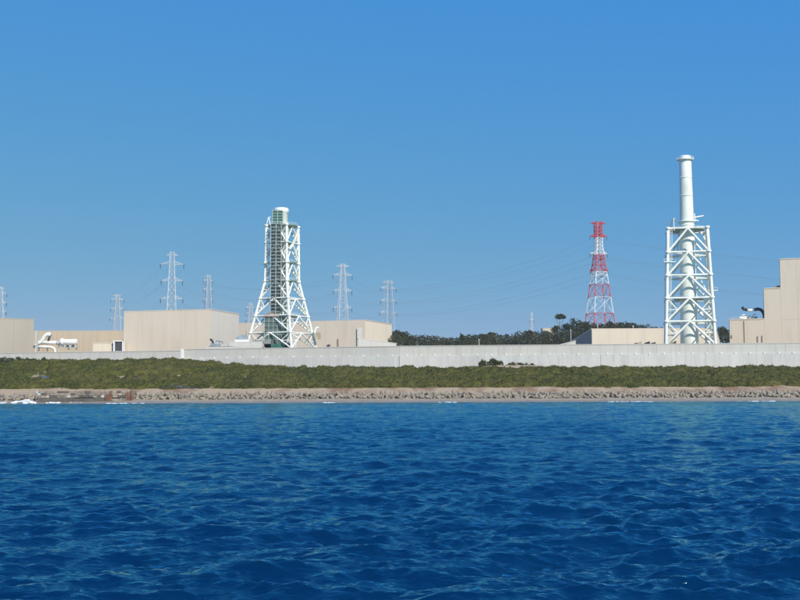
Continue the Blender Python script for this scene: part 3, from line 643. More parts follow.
def left_stack():
    D = 545; k = D / F; cx = xat(281.8, D); c = (cx, D)
    r = empty('scaffolded_stack', (cx, D, 8), 'shorter stack with green netted top in wide flared white steel frame', 'stack')
    Z = lambda y: zat(282, y, D)
    MB().lathe((cx - .6, D, 8), [(9.0 * k, 0), (8.2 * k, Z(330) - 8), (7.2 * k, Z(281) - 8), (6.6 * k, Z(213) - 8), (7.5 * k, Z(212.5) - 8), (7.5 * k, Z(209.5) - 8), (6.6 * k, Z(208.3) - 8)], 36).build('flue', M['white'], r)
    levels = [8.0] + [Z(y) for y in (349.5, 333.5, 316.5, 299, 281.5, 263.5, 243.5, 226.5)]
    hb, hm = 36.4 * k, 17.6 * k; zb, zm, zt = Z(349.5), Z(281.5), Z(226.5)
    def half(z): return hm + (hb - hm) * (zm - z) / (zm - zb) if z < zm else hm + (16.6 * k - hm) * (z - zm) / (zt - zm)
    corner = tower_frame(r, c, levels, half, R(-69), .60, .38, .32, M['white'], (1, 2, 3, 4, 5, 6, 7))
    ring_deck(r, c, zt - .1, 6.6 * k, 15.5 * k, M['deck'], n=28)
    for lv, rr in ((5, 15.2), (6, 15.0), (7, 13)): ring_deck(r, c, levels[lv] - .1, 8 * k, rr * k, M['deck'], n=24, rail=(lv != 7))
    ring_deck(r, c, levels[3] - .1, 8.4 * k, 18 * k, M['deck'], n=24)
    for lv in (2, 3, 4, 6, 7):
        for q in range(4):
            a = corner(q, levels[lv]); d = Vector((cx - a.x, D - a.y, 0)); bar('tie_beam', a, a + d.normalized() * (d.length - 3.3), .26, M['white'], r)
    # inner scaffold stair column in front of the flue
    x0, x1 = xat(271.0, D - 4), xat(281.6, D - 4); ya, yb = D - 8.2, D - 5.0
    zs0, zs1 = 8.0, Z(226)
    for x in (x0, (x0 + x1) / 2, x1):
        for y in (ya, yb): bar('scaffold_post', (x, y, zs0), (x, y, zs1), .14, M['scaf'], r)
    MB().box(((x0 + x1) / 2, yb + .3, (zs0 + zs1) / 2), x1 - x0 - .2, .16, zs1 - zs0).build('shade_net', M['scafdark'], r)
    nd = 46; zz = np.linspace(zs0, zs1, nd)
    for i in range(1, nd):
        MB().box(((x0 + x1) / 2, (ya + yb) / 2, zz[i]), x1 - x0 + .3, yb - ya, .16).build('scaffold_deck', M['scaf'], r)
        a_, b_ = (x0 + .4, x1 - .4) if i % 2 else (x1 - .4, x0 + .4)
        bar('stair_flight', (a_, (ya + yb) / 2 - .4, zz[i - 1] + .1), (b_, (ya + yb) / 2 - .4, zz[i] - .1), .12, M['scafdark'], r, 6)
    # green netted box round the top
    gx0, gx1 = xat(272.2, D - 4), xat(282.2, D - 4); gz0, gz1 = Z(226), Z(212.4)
    MB().prism([(gx0, D - 5.6), (gx1, D - 5.6), (gx1, D + 2), (gx0, D + 2)], gz0, gz1).build('green_net', M['green'], r)
    for z in np.linspace(gz0, gz1, 6): MB().box(((gx0 + gx1) / 2, D - 5.7, z), gx1 - gx0 + .2, .22, .18).build('net_rail', M['scaf'], r)
    for t in (0, .5, 1): bar('scaffold_post', (gx0 + (gx1 - gx0) * t, D - 5.75, gz0), (gx0 + (gx1 - gx0) * t, D - 5.75, gz1 + .8), .12, M['scaf'], r)
    # wide dark scaffold round the foot with a brown roof
    fx0, fx1 = xat(264.5, D - 9), xat(286, D - 9); fz1 = Z(318)
    MB().prism([(fx0, D - 9.6), (fx1, D - 9.6), (fx1, D - 3), (fx0, D - 3)], 8, fz1).build('foot_net', M['darkgreen'], r)
    for i, z in enumerate(np.linspace(zat(282, 349, D - 9), fz1, 8)): MB().box(((fx0 + fx1) / 2, D - 9.9, z), fx1 - fx0 + .4, .5, .15).build('scaffold_deck', M['scaf'], r)
    for t in np.linspace(0, 1, 6): bar('scaffold_post', (fx0 + (fx1 - fx0) * t, D - 10.1, 8), (fx0 + (fx1 - fx0) * t, D - 10.1, fz1 + .6), .11, M['scaf'], r)
    rx0, rx1 = xat(264, D - 9), xat(278.5, D - 9)
    MB().prism([(rx0, D - 10.4), (rx1, D - 10.4), (rx1, D - 3), (rx0, D - 3)], fz1 + .02, [fz1 + .5, fz1 + .5, fz1 + 1.4, fz1 + 1.4]).build('brown_roof', M['rust'], r)
    MB().box((xat(270.5, D - 9), D - 7, fz1 + 1.7), 2.6, 2, 1.2).build('brown_hut', M['rust'], r)
    # outer low staging
    for px, y, w, h, m in ((262, 345, 9, 4.5, 'scafdark'), (255.5, 346, 5, 3, 'palegrey'), (291, 346.5, 6, 3.6, 'palegrey'), (276, 346.5, 14, 2.4, 'green')):
        p = at(px, y, D - 11.5); MB().box((p.x, D - 11.8, (8 + p.z + h / 2) / 2), w, 2.6, p.z + h / 2 - 8).build('staging', M[m], r)
    # davit, corner bits
    for (u, v) in (((266.3, 226), (268.4, 217.5)), ((270.2, 226), (269, 217.5)), ((268.4, 217.5), (271, 217.2))): bar('davit', at(*u, D - 4), at(*v, D - 4), .24, M['white'], r)
    bar('vent_pipe', at(292.5, 245, D - 6), at(298.5, 231, D - 6), .72, M['white'], r, 12)
    bar('vent_pipe', at(289.5, 249, D - 6), at(292.4, 245, D - 6), .8, M['white'], r, 12)
    # second riser pipe beside the flue
    MB().tube([(xat(287.2, D - 5), D - 5, 8), (xat(287.2, D - 5), D - 5, Z(262)), (xat(286.2, D - 4), D - 4, Z(256))], .85, 14).build('riser_pipe', M['white'], r)
    for px, y, w in ((264.8, 263.7, 3), (314, 334, 4)): p = at(px, y, D - 5); MB().box((p.x, p.y, p.z), w, 2, .35).build('small_platform', M['deck'], r)
    p = corner(1, levels[2]); 
    q = at(315.5, 331, D + 3); MB().tube([(q.x - .4, q.y, q.z - 3), (q.x - .4, q.y, q.z), (q.x + .6, q.y, q.z + 1.6), (q.x + 1.6, q.y, q.z + 1.6)], .6, 10).build('vent_bend', M['white'], r)
    MB().box((q.x + 1.6, q.y, q.z - 2.4), 1.8, 1.6, 3.4).build('cable_box', M['soil'], r)
left_stack()

# ------------------------------------------------------------------ pylons
def pylon(label, px, ytop, D, arms, wtop, wbot, ybot_ref, rot=0.2, bands=None, name='pylon', group='grey lattice pylons behind the plant', rl=.18, rb=.075, top=None, dens=1.9):
    """arms: (pixel row, half width in px); wtop / wbot: half width of the body in px at the top and at ybot_ref"""
    k = D / F; cx = xat(px, D); zg = float(ground_z(cx, D)); Z = lambda y: zat(px, y, D)
    r = empty(name, (cx, D, zg - .3), label, 'pylon', group)
    zt = Z(ytop); zr = Z(ybot_ref)
    def half(z):
        if top and z > Z(top): return wtop * k
        z1 = Z(top) if top else zt
        return (wtop + (wbot - wtop) * (z1 - z) / (z1 - zr)) * k
    ca, sa = math.cos(rot), math.sin(rot)
    def P(u, v, z): return Vector((cx + u * ca - v * sa, D + u * sa + v * ca, z))
    cuts = [zg - .3] + sorted([Z(b[0]) for b in bands[1:]]) + [zt] if bands else [zg - .3, zt]
    nb = len(cuts) - 1
    for s in range(nb):
        m = M[bands[nb - 1 - s][1]] if bands else M['pylon']
        lo, hi = cuts[s], cuts[s + 1]
        zs = [lo]
        while True:
            st = max(2.6, half(zs[-1]) * dens)
            if zs[-1] + st * 1.4 > hi: zs.append(hi); break
            zs.append(zs[-1] + st)
        for u, v in ((-1, -1), (1, -1), (1, 1), (-1, 1)):
            MB().tube([P(u * half(z), v * half(z), z) for z in zs], rl, 6).build('leg', m, r)
        lat = MB()
        for z, z2 in zip(zs[:-1], zs[1:]):
            h, h2 = half(z), half(z2); q = [(-1, -1), (1, -1), (1, 1), (-1, 1)]
            for i in range(4):
                (u, v), (u2, v2) = q[i], q[(i + 1) % 4]
                lat.tube([P(u * h, v * h, z), P(u2 * h2, v2 * h2, z2)], rb, 4); lat.tube([P(u2 * h, v2 * h, z), P(u * h2, v * h2, z2)], rb, 4)
                lat.tube([P(u * h2, v * h2, z2), P(u2 * h2, v2 * h2, z2)], rb, 4)
        tag(lat.build('lattice', m, r), kind='stuff')
    ends = []
    for i, (y, w) in enumerate(arms):
        z = Z(y); W = w * k; h = half(z); up_ = 1.9 if i else .9; am = M['pylon']
        if bands: am = M[[b[1] for b in bands if b[0] <= y + .5][-1]]
        for s in (-1, 1):
            mb = MB(); tip = P(s * W, 0, z + .15)
            for v in (-1, 1):
                mb.tube([P(s * h, v * h, z), tip], rb * 1.5, 5); mb.tube([P(s * h, v * h, z + up_), tip], rb * 1.3, 5)
                for t in (.25, .5, .75):
                    a = P(s * h, v * h, z).lerp(tip, t); b = P(s * h, v * h, z + up_).lerp(tip, max(0, t - .2)); mb.tube([a, b], rb, 4)
            for t in (.25, .5, .75): mb.tube([P(s * h, -h, z).lerp(tip, t), P(s * h, h, z).lerp(tip, t)], rb, 4)
            mb.build('cross_arm', am, r)
            if i:
                ins = MB(); 
                ins.tube([tip, tip - Vector((0, 0, 2.6))], .24, 6); ins.build('insulator', M['insul'], r); ends.append(((s, i), tip - Vector((0, 0, 2.6))))
    return dict(ends)
GP = {}
GP['A'] = pylon('largest grey pylon, standing up behind the big beige block', 171, 252, 655, [(255.5, 6), (264.5, 11.5), (281, 10.5), (299, 11)], 1.9, 4.4, 312, .18, rl=.17, rb=.065)
GP['B'] = pylon('faint thin pylon right of the largest one over the big beige block', 207.5, 275, 1000, [(277, 3.5), (281, 5), (290, 5), (300, 5)], 1.2, 3, 310, .5)
GP['C'] = pylon('faint pylon at the left corner of the big beige block', 116.5, 294.5, 940, [(296, 4), (300, 6.5), (309, 6.5), (318.5, 7)], 1.4, 3.6, 330, .4)
GP['D'] = pylon('grey pylon above the long beige hall, nearest the scaffolded stack', 342.5, 264, 710, [(266.5, 7), (275.5, 10), (291, 9.5), (308, 9.5)], 1.8, 4.6, 320, .3, rl=.17, rb=.065)
GP['E'] = pylon('grey pylon over the right end of the long beige hall', 388.5, 280.5, 850, [(282.5, 6.5), (288.5, 9), (301, 9), (313, 10)], 2.4, 4.0, 320, .55, rl=.17, rb=.065)
GP['F'] = pylon('pylon half cut off by the left picture edge', -1.0, 287, 800, [(289, 4), (294, 6), (303, 6), (312, 6)], 1.5, 3.6, 320, .3)
GP['H'] = pylon('faint pylon just left of the scaffolded stack', 250, 303, 1050, [(304.5, 3), (308, 4.5), (314, 4.5), (320, 4.5)], 1.2, 2.6, 325, .4)
GP['R'] = pylon('red and white banded lattice mast rising from the wooded hill', 600.3, 222, 800, [(223.5, 8.2), (236.5, 9.2), (254, 9.4), (270.5, 9.6)], 3.0, 11.2, 325, .25,
                bands=[(222, 'red'), (238, 'mastwhite'), (255, 'red'), (272, 'mastwhite'), (284.5, 'red'), (297.5, 'mastwhite'), (313.5, 'red')], name='banded_mast', group=None, rl=.36, rb=.17, top=246, dens=1.25)
GP['G'] = pylon('tiny pale mast far off on the hill ridge', 532, 312, 1100, [(315, 2), (320, 2)], .35, .9, 331, .3, bands=[(312, 'mastwhite'), (322, 'mastwhite')], name='far_mast', group=None, rl=.11, rb=.05)

# power lines
def wire(a, b, sag, label, rad=.048):
    a = Vector(a); b = Vector(b); n = 36; pts = []
    for i in range(n + 1):
        t = i / n; p = a.lerp(b, t); p.z -= 4 * sag * t * (1 - t); pts.append(p)
    tag(MB().tube(pts, rad, 5).build('power_line', M['wire'], None, tuple(a)), label, 'power line', 'power lines strung between the pylons')
lev = {1: 'upper', 2: 'middle', 3: 'lower'}
for i in (1, 2, 3):
    for s, sd in ((-1, 'near'), (1, 'far')):
        a = GP['R'][(s, i)]
        e = GP['E'][(s, i)]
        wire(a, e, 6.5, f'{lev[i]} {sd} power line from the banded mast left to the pylon above the hall')
        f = at(1010 + s * 12, (272, 291, 309)[i - 1] + s, 860); wire(a, f, 5.5, f'{lev[i]} {sd} power line from the banded mast right past the tall stack')
        if True:
            wire(GP['E'][(s, i)], GP['D'][(s, i)], 3.0, f'{lev[i]} {sd} power line between the two pylons above the long hall', .03)
            wire(GP['D'][(s, i)], GP['B'][(s, i)], 6.0, f'{lev[i]} {sd} power line from the hall pylon left to the thin faint one', .03)
            wire(GP['A'][(s, i)], GP['B'][(s, i)], 5.0, f'{lev[i]} {sd} power line from the largest pylon to the thin faint one', .026)
            wire(GP['A'][(s, i)], GP['C'][(s, i)], 4.0, f'{lev[i]} {sd} power line from the largest pylon left to the corner one', .026)

# thin poles
for px, y0, D_, lab in ((479, 339.5, 640, 'thin pale pole over the wall before the wooded hill'), (598, 324.5, 604, 'thin pole at the left roof corner of the warehouse'), (633.5, 326, 604, 'thin pole on the middle of the warehouse roof'), (571, 330, 640, 'thin pole left of the ribbed warehouse end')):
    x = xat(px, D_); z0 = zf + .2 if D_ == 604 else float(ground_z(x, D_)); r = empty('pole', (x, D_, z0), lab, 'pole')
    zt_ = zat(px, y0, D_); bar('shaft', (x, D_, z0 - .1), (x, D_, zt_), .16, M['pylon'], r); MB().box((x, D_, zt_), .7, .4, .35).build('lamp_head', M['pylon'], r)

# ------------------------------------------------------------------ vegetation
def leaf_quads(P, size, flat=.35):
    """one small bent leaf-clump face at every point"""
    n = len(P); u = rng.normal(size=(n, 3)); u /= np.linalg.norm(u, axis=1)[:, None]
    w = rng.normal(size=(n, 3)); w[:, 2] *= flat; w -= (w * u).sum(1)[:, None] * u; w /= np.linalg.norm(w, axis=1)[:, None]
    s = (size * rng.uniform(.6, 1.3, n))[:, None]
    a = P - u * s * .5; b = P + w * s * .32; c = P + u * s * .5; d = P - w * s * .32
    v = np.stack([a, b, c, d], 1).reshape(-1, 3); f = np.arange(4 * n).reshape(-1, 4); return v, f
def cloud(cx, cy, cz, rx, ry, rz, n, rough=.35, low=-.5):
    """points near the surface of a lumpy ellipsoid"""
    d = rng.normal(size=(n, 3)); d /= np.linalg.norm(d, axis=1)[:, None]; d[:, 2] = np.where(d[:, 2] < low, -d[:, 2], d[:, 2])
    sd = rng.uniform(0, 6, 3); lump = 1 + rough * (np.sin(d[:, 0] * 4 + sd[0]) * np.sin(d[:, 1] * 4.3 + sd[1]) + .6 * np.sin(d[:, 2] * 6 + d[:, 0] * 5 + sd[2])) * .6
    q = lump * rng.uniform(.62, 1.04, n) ** .6
    return np.stack([cx + d[:, 0] * rx * q, cy + d[:, 1] * ry * q, cz + d[:, 2] * rz * q], 1)
def leafy(name, P, size, m, parent=None, origin=(0, 0, 0)):
    v, f = leaf_quads(P, size); v = v - np.asarray(origin)
    return link(name, np_mesh(name, v, f, False), m, parent)
# dune scrub: lumpy canopy sheet plus leaf faces (ground cover nobody could count)
def canopy(X, Y):
    g = ground_z(X, Y); yy = Y + 1.2 * fbm(X, Y * .3, 60, 3, 3)
    n1 = fbm(X, Y, 11, 4, 1); n2 = fbm(X, Y, 4.2, 3, 5); patch = fbm(X, Y * 1.4, 34, 3, 6)
    edge = sm(377.5, 382.5, yy + 2.0 * n1) * (1 - sm(431, 434, Y))
    bare = sm(.33, .5, patch + .3 * n1)
    h = edge * (1.35 + .8 * n1 + .5 * n2) - bare * 1.3
    return g, h
xs = np.arange(-230, 231, .6); ys = np.arange(374, 436, .55)
def cz_(X, Y):
    g, h = canopy(X, Y); return g + np.where(h > .12, h, -.35)
sc = link('dune_scrub', grid_mesh('dune_scrub', xs, ys, cz_), M['scrub']); tag(sc, 'low olive green scrub covering the whole dune before the wall', 'scrub', kind='stuff')
n = 270000; X = rng.uniform(-228, 228, n); Y = 376 + 57 * rng.uniform(0, 1, n) ** 1.15; g, h = canopy(X, Y); ok = h > .1
P_ = np.stack([X, Y, g + h * rng.uniform(.75, 1.02, n) + rng.uniform(-.05, .35, n)], 1)[ok]
lv_ = leafy('scrub_leaves', P_, .5, M['scrub'], sc); lv_['kind'] = 'stuff'

def shrub(label, px, ytop, D, wpx, m='scrubdark', n=500, group=None, hmin=1.2):
    k = D / F; x = xat(px, D); z0 = float(ground_z(x, D)); zt_ = max(zat(px, ytop, D), z0 + hmin); r = empty('shrub', (x, D, z0), label, 'shrub', group)
    h = zt_ - z0; pts = []
    for j in range(4): pts.append(cloud(x + random.uniform(-.3, .3) * wpx * k, D + random.uniform(-.5, .5), z0 + h * random.uniform(.45, .6), wpx * k * .33, 1.1, h * random.uniform(.36, .46), n // 4))
    leafy('foliage', np.concatenate(pts), .5, M[m], r, (x, D, z0))
    for s in (-1, 1): bar('stem', (x, D, z0 - .1), (x + s * wpx * k * .2, D, z0 + h * .6), .07, M['trunk'], r, 6)
for i, (px, yt, w) in enumerate(((3, 357.2, 9), (11, 358, 8), (19, 357.0, 9), (27, 358.0, 7), (34, 358.6, 8), (44, 357.5, 6), (53, 359.2, 9))):
    shrub(['dark shrub at the left picture edge on the dune crest', 'low dark shrub second from the left edge on the dune crest', 'dark shrub below the left edge block on the dune crest', 'fourth dark shrub from the left on the dune crest', 'fifth dark shrub from the left, below the riser', 'pointed dark shrub standing alone on the dune crest below the white pipes', 'rightmost low dark shrub of the crest row at the left'][i], px, yt, 425, w, n=420, group='dark shrubs along the left dune crest')
for i, (px, yt, w) in enumerate(((484, 359.5, 7), (491, 358.8, 9), (498, 360, 7), (511, 362.3, 8), (522, 363, 9), (531, 363.8, 7))):
    shrub(['leftmost of the six shrubs on the mound against the wall', 'tallest and fullest shrub on the mound against the wall', 'third shrub on the mound against the wall', 'fourth, lower shrub on the mound against the wall', 'fifth, low shrub on the mound against the wall', 'rightmost and lowest shrub on the mound against the wall'][i], px, yt, 441, w * 1.6, 'scrub', n=1500, group='shrubs on the mound against the wall')
# sandy mound before the wall
def mound():
    D = 441.5; a = xat(468, D); b = xat(560, D); X, Y = np.meshgrid(np.linspace(a, b, 60), np.linspace(433, 446, 16)); c = (a + b) / 2
    u = (X - c) / ((b - a) / 2); w = (Y - 440) / 6.5; zt_ = zat(505, 365.4, D)
    Z = ground_z(X, Y) * 0 + 9.5 + (zt_ - 9.5) * np.clip(1 - (u * u) ** 2 - w * w * .6, 0, 1) ** .4 + .18 * fbm(X, Y, 5, 3, 7)
    ny, nx = X.shape; i = (np.arange(ny - 1)[:, None] * nx + np.arange(nx - 1)[None]).reshape(-1)
    me = np_mesh('sand_mound', np.stack([X, Y, Z], -1).reshape(-1, 3), np.stack([i, i + 1, i + nx + 1, i + nx], 1)); tag(link('sand_mound', me, M['soil']), 'low pale sand mound against the sea wall carrying shrubs', 'mound', kind='structure')
mound()
# wooded hill
def tree(name, label, px, ytop, D, rpx, hfrac=.6, n=700, umbrella=False, group='trees one can tell apart on the hill'):
    k = D / F; x = xat(px, D); z0 = float(ground_z(x, D)); zt_ = zat(px, ytop, D); h = max(zt_ - z0, 5); zt_ = z0 + h; r = empty(name, (x, D, z0), label, 'tree', group)
    rx = rpx * k; pts = []
    if umbrella:
        for j in range(5): pts.append(cloud(x + random.uniform(-.55, .55) * rx, D + random.uniform(-.4, .4) * rx, zt_ - h * .12 + random.uniform(-.4, .3), rx * .62, rx * .5, h * .11, n // 5))
        lb = zt_ - h * .34
    else:
        for j in range(7): pts.append(cloud(x + random.uniform(-.5, .5) * rx, D + random.uniform(-.5, .5) * rx, zt_ - h * hfrac * random.uniform(.35, .72), rx * random.uniform(.45, .62), rx * .6, h * hfrac * random.uniform(.28, .36), n // 7))
        lb = zt_ - h * hfrac * .7
    leafy('crown', np.concatenate(pts), .95, M['wood'], r, (x, D, z0))
    MB().tube([(x, D, z0 - .4), (x + .2, D, z0 + (lb - z0) * .6), (x + random.uniform(-.4, .4), D, lb + (zt_ - lb) * .3)], [.38, .28, .14], 8).build('trunk', M['trunk'], r)
    for s in (-1, 1): bar('limb', (x + .2, D, z0 + (lb - z0) * .6), (x + s * rx * .5, D, lb + (zt_ - lb) * .45), .1, M['trunk'], r, 6)
tree('umbrella_pine', 'flat topped umbrella pine standing above the hill trees', 560, 314.5, 720, 6.8, umbrella=True, n=1100)
trees = [(567, 322, 6.5, 'small round tree right under the umbrella pine'), (577, 317.6, 8.5, 'largest round crowned tree on the hill left of the banded mast'), (586, 321, 7, 'round tree between the largest one and the banded mast'),
         (556, 325, 5, 'tree close against the trunk of the umbrella pine'), (397, 328.5, 6, 'leftmost hill tree, beside the right end of the long hall'), (404, 330.5, 6, 'second hill tree right of the long hall'), (484, 331.5, 8, 'rounded tree bump midway along the hill'), (494, 331.6, 7, 'rounded tree just right of the midway bump'),
         (528, 329.5, 6, 'tree just below the tiny far mast'), (612, 322.0, 8, 'tree just right of the banded mast foot'), (626, 323.0, 8, 'tree behind the middle of the warehouse roof'), (723, 326.5, 6, 'dark tree between the tall stack and the stepped block'), (462, 333.0, 3, 'narrow tree sticking up left of the midway bump')]
for px, yt, rp, lb in trees: tree('hill_tree', lb, px, yt, 715 if px < 700 else 700, rp)
pts = []
rid = [(395, 331), (410, 333.5), (430, 335), (455, 336), (470, 334), (488, 332.5), (505, 334), (520, 331), (535, 331.5), (550, 331), (562, 329), (575, 324), (590, 323), (602, 322.5), (614, 321), (628, 321.5), (640, 323.5), (660, 326), (690, 329), (720, 328.5), (760, 326), (830, 326)]
for rowD, drop in ((712, 0), (696, 1.5), (680, 4.0), (664, 7.0)):
    for px in np.arange(393, 840, 5.0):
        px2 = px + random.uniform(-2, 2); y = np.interp(px2, [q[0] for q in rid], [q[1] for q in rid]) + drop + random.uniform(-.3, 2.2); D_ = rowD + random.uniform(-6, 6); k = D_ / F
        x = xat(px2, D_); zt_ = zat(px2, y, D_); r_ = random.uniform(3.2, 5.2) * k
        pts.append(cloud(x, D_, zt_ - r_ * .9, r_, r_, r_ * .9, 130, low=-.9)); pts.append(cloud(x, D_, zt_ - r_ * 2.0, r_ * 1.1, r_, r_ * 1.1, 70, low=-.9))
for px in np.arange(-300, 390, 8): # lower wood behind the halls, all hidden or nearly so
    D_ = 720 + random.uniform(-15, 15); x = xat(px, D_); z = float(ground_z(x, D_)); pts.append(cloud(x, D_, z + 2.5, 4.5, 4, 3.5, 90, low=-.9))
P2 = np.concatenate(pts); gz = ground_z(P2[:, 0], P2[:, 1]); P2 = P2[P2[:, 2] > gz - 1]
tag(leafy('hill_wood', P2, 1.0, M['wood']), 'dark evergreen wood covering the hill behind the plant', 'wood', kind='stuff')

# ------------------------------------------------------------------ shore: armour units, old quay, tarps, foam
def tetra_mesh():
    mb = MB(); dirs = [Vector((0, 0, 1))] + [Vector((math.cos(a) * .943, math.sin(a) * .943, -.333)) for a in (0, 2.0944, 4.1888)]
    for d in dirs: mb.tube([d * .02, d * .55, d * 1.22, d * 1.32], [.50, .44, .33, .24], 8)
    me = bpy.data.meshes.new('concrete_tetrapod'); me.from_pydata(mb.v, [], mb.f); me.polygons.foreach_set('use_smooth', mb.sm); me.materials.append(M['tetra']); return me
tm = tetra_mesh()
def tetrapods(px0, px1, label, group, rows):
    for D_, dz, sp, s0 in rows:
        x = xat(px0, D_); xe = xat(px1, D_)
        while x < xe:
            y = D_ + random.uniform(-.5, .5); s = s0 * random.uniform(.88, 1.12); o = bpy.data.objects.new('concrete_tetrapod', tm); col.objects.link(o)
            o.location = (x, y, float(ground_z(x, y)) + .33 * s + dz * random.uniform(.85, 1.15)); o.scale = (s, s, s)
            o.rotation_euler = (random.uniform(0, 6.28), random.uniform(-.8, .8), random.uniform(0, 6.28))
            tag(o, label, 'tetrapod', group); x += sp * random.uniform(.82, 1.18)
tetrapods(133, 812, 'weathered concrete tetrapod in the long armour row along the beach right of the quay', 'tetrapods of the long beach row', ((363.0, .0, 1.75, 1.0), (365.2, .6, 1.8, 1.08)))
tetrapods(-12, 37, 'pale concrete tetrapod in the short row at the left picture edge', 'tetrapods left of the old quay', ((361.5, .0, 2.1, 1.15), (364.0, .5, 2.2, 1.2)))
def quay():
    D = 359.0; x0, x1 = xat(37, D), xat(131.5, D); zt_ = zat(85, 391.3, D); r = empty('old_quay', ((x0 + x1) / 2, D, 0), 'old stained concrete quay with rusty end at the waterline, left', 'quay')
    zt_ = max(zt_, 3.2)
    MB().prism([(x0, D + .6), (x1, D + .6), (x1, D + 9), (x0, D + 9)], -1.5, zt_).build('core', M['quay'], r)
    # facing blocks in courses, uneven
    xr = xat(105, D); courses = [1.9 + (zt_ + .15 - 1.9) * t / 3 for t in range(4)]
    for row, (za, zb) in enumerate(zip(courses[:-1], courses[1:])):
        x = x0 - random.uniform(0, 1)
        while x < x1 - .8:
            w = random.uniform(.9, 2.0); a = max(x, x0); b = min(x + w, x1 - .7)
            mm = random.choice(('quay', 'quay', 'tetra', 'soil', 'rustpile', 'quaydark') if a > xr else ('quay', 'quay', 'tetra', 'tetra', 'soil', 'quaydark', 'walllow'))
            if b - a > .3: MB().box(((a + b) / 2, D + .32 + random.uniform(-.22, .18) + .12 * row, (za + zb) / 2 + random.uniform(-.04, .04)), b - a - .08, .8, zb - za - .06).build('facing_block', M[mm], r)
            x += w
    # dark wet ledge of slabs
    x = xat(41, D); xe = xat(112, D)
    while x < xe:
        w = random.uniform(2.5, 5.0); tp = random.uniform(1.5, 2.0) if x < xat(104, D) else random.uniform(.8, 1.3)
        MB().box((x + w / 2, D - 1.3 + random.uniform(-.3, .2), tp / 2 - .4), w - .1, 2.4, tp + .8).build('ledge_slab', M['quaydark'], r); x += w
    # rusty sheet piling at the end
    for pa, pb in ((105.5, 113.5), (126.5, 131.0)):
        x = xat(pa, D); xe = xat(pb, D); i = 0
        while x < xe - .2:
            w = .8; MB().prism([(x, D - .25), (x + .1, D - (.55 if i % 2 else .35)), (x + w - .1, D - (.55 if i % 2 else .35)), (x + w, D - .25)], -1.2, zt_ - random.uniform(-.2, 1.2)).build('sheet_pile', M['rustpile'], r); x += w + .02; i += 1
    for px, w, hh in ((117, 2.4, 1.5), (121, 3.0, 1.1), (124.5, 1.8, 1.7)):
        MB().box((xat(px, D), D - .7, hh / 2 - .3), w, 1.5, hh + .6, random.uniform(-.2, .2)).build('fallen_block', M['tetra'], r)
    bar('end_pile', (x1 + .3, D + .2, -1.5), (x1 + .3, D + .2, zt_ + .5), .38, M['rustpile'], r, 12)
    MB().box(((x0 + x1) / 2, D + 4.9, zt_ + .16), x1 - x0, 8, .3).build('deck_slab', M['soil'], r)
quay()
for i, (px, y, D_, w, d) in enumerate(((45, 379.5, 392, 4.0, 2.2), (137, 377.5, 394, 2.6, 1.6), (178, 385.8, 379.5, 12.0, .9))):
    p = at(px, y, D_); g0 = float(ground_z(p.x, D_)); nx, ny = 14, 6; mb = MB(); v = []
    for b in range(ny):
        for a in range(nx):
            X_ = p.x + (a / (nx - 1) - .5) * w; Y_ = D_ + (b / (ny - 1) - .5) * d * 2; v.append((X_ + random.uniform(-.08, .08), Y_, float(canopy(np.array(X_), np.array(Y_))[0]) + max(float(canopy(np.array(X_), np.array(Y_))[1]), 0) + .12 + random.uniform(0, .12)))
    mb.add(v, [(b * nx + a, b * nx + a + 1, (b + 1) * nx + a + 1, (b + 1) * nx + a) for b in range(ny - 1) for a in range(nx - 1)], True)
    tag(mb.build('tarp', M['tarp'], None, (p.x, D_, g0)), ['faded blue sheet lying in the scrub below the white pipes', 'small faded blue sheet in the scrub below the big beige block', 'long dark blue sheet along the lower edge of the scrub'][i], 'tarp', 'blue sheets on the dune')
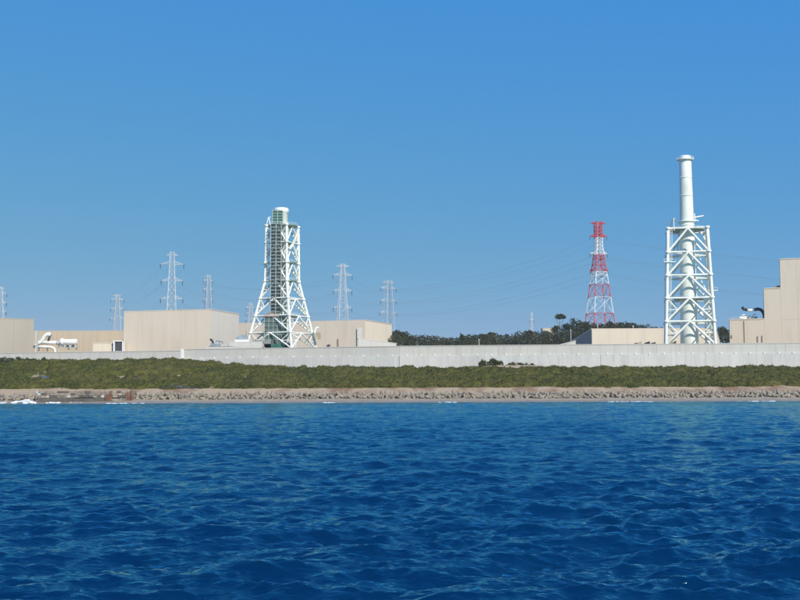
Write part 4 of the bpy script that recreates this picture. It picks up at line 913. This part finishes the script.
# foam at the waterline
def foam():
    pts = []; fcs = []
    def lump(cx, cy, cz, rx, ry, rz):
        k = len(pts); nu, nv = 7, 4
        for j in range(nv + 1):
            t = j / nv * math.pi / 2
            for i in range(nu):
                a = 2 * math.pi * i / nu; q = random.uniform(.75, 1.25); pts.append((cx + rx * math.cos(a) * math.cos(t) * q, cy + ry * math.sin(a) * math.cos(t) * q, cz + rz * math.sin(t) * q))
        for j in range(nv):
            for i in range(nu): fcs.append((k + j * nu + i, k + j * nu + (i + 1) % nu, k + (j + 1) * nu + (i + 1) % nu, k + (j + 1) * nu + i))
    x = -150.0
    while x < 190:
        X_ = np.array(x); dens = float(fbm(X_, X_ * 0 + 7, 37, 3, 8))
        ys_ = 352 - 1.2 * float(fbm(X_, X_ * 0 + 352 * .3, 60, 3, 3))
        if dens > .42 and random.random() < .7:
            for _ in range(2): lump(x + random.uniform(-.5, .5), ys_ - 1.6 + random.uniform(-.9, .6), .02, random.uniform(.2, .8), random.uniform(.15, .4), random.uniform(.05, .17))
        x += .8
    for px0, px1, hh, cnt in ((12, 37, 1.0, 90), (22, 34, 1.7, 40), (46, 62, .4, 26), (70, 100, .3, 24), (0, 8, .4, 10)):
        for _ in range(cnt):
            px = random.uniform(px0, px1); D_ = random.uniform(354.0, 356.0); t = abs((px - px0) / (px1 - px0) - .5) * 2; hmax = hh * (1 - t * t)
            s = random.uniform(.2, .6); lump(xat(px, D_), D_, random.uniform(-.05, max(.05, hmax * .8)), s * 1.4, s * .8, s * .7)
    v = np.array(pts); me = bpy.data.meshes.new('surf_foam'); me.from_pydata(pts, [], fcs); me.polygons.foreach_set('use_smooth', [True] * len(fcs))
    tag(link('surf_foam', me, M['foam']), 'white surf breaking along the waterline and against the quay', 'foam', kind='stuff')
foam()

# ------------------------------------------------------------------ air
def haze():
    mb = MB().box((0, 0, 65), 19000, 19000, 150); m = bpy.data.materials.new('haze'); m.use_nodes = True; n = m.node_tree.nodes; n.remove(n['Principled BSDF'])
    v = n.new('ShaderNodeVolumePrincipled'); v.inputs['Color'].default_value = (.88, .92, .98, 1); v.inputs['Density'].default_value = .00009; v.inputs['Anisotropy'].default_value = .0
    m.node_tree.links.new(v.outputs[0], n['Material Output'].inputs['Volume'])
    tag(mb.build('haze', m), 'thin pale sea haze in the air', 'haze', kind='stuff')
haze()
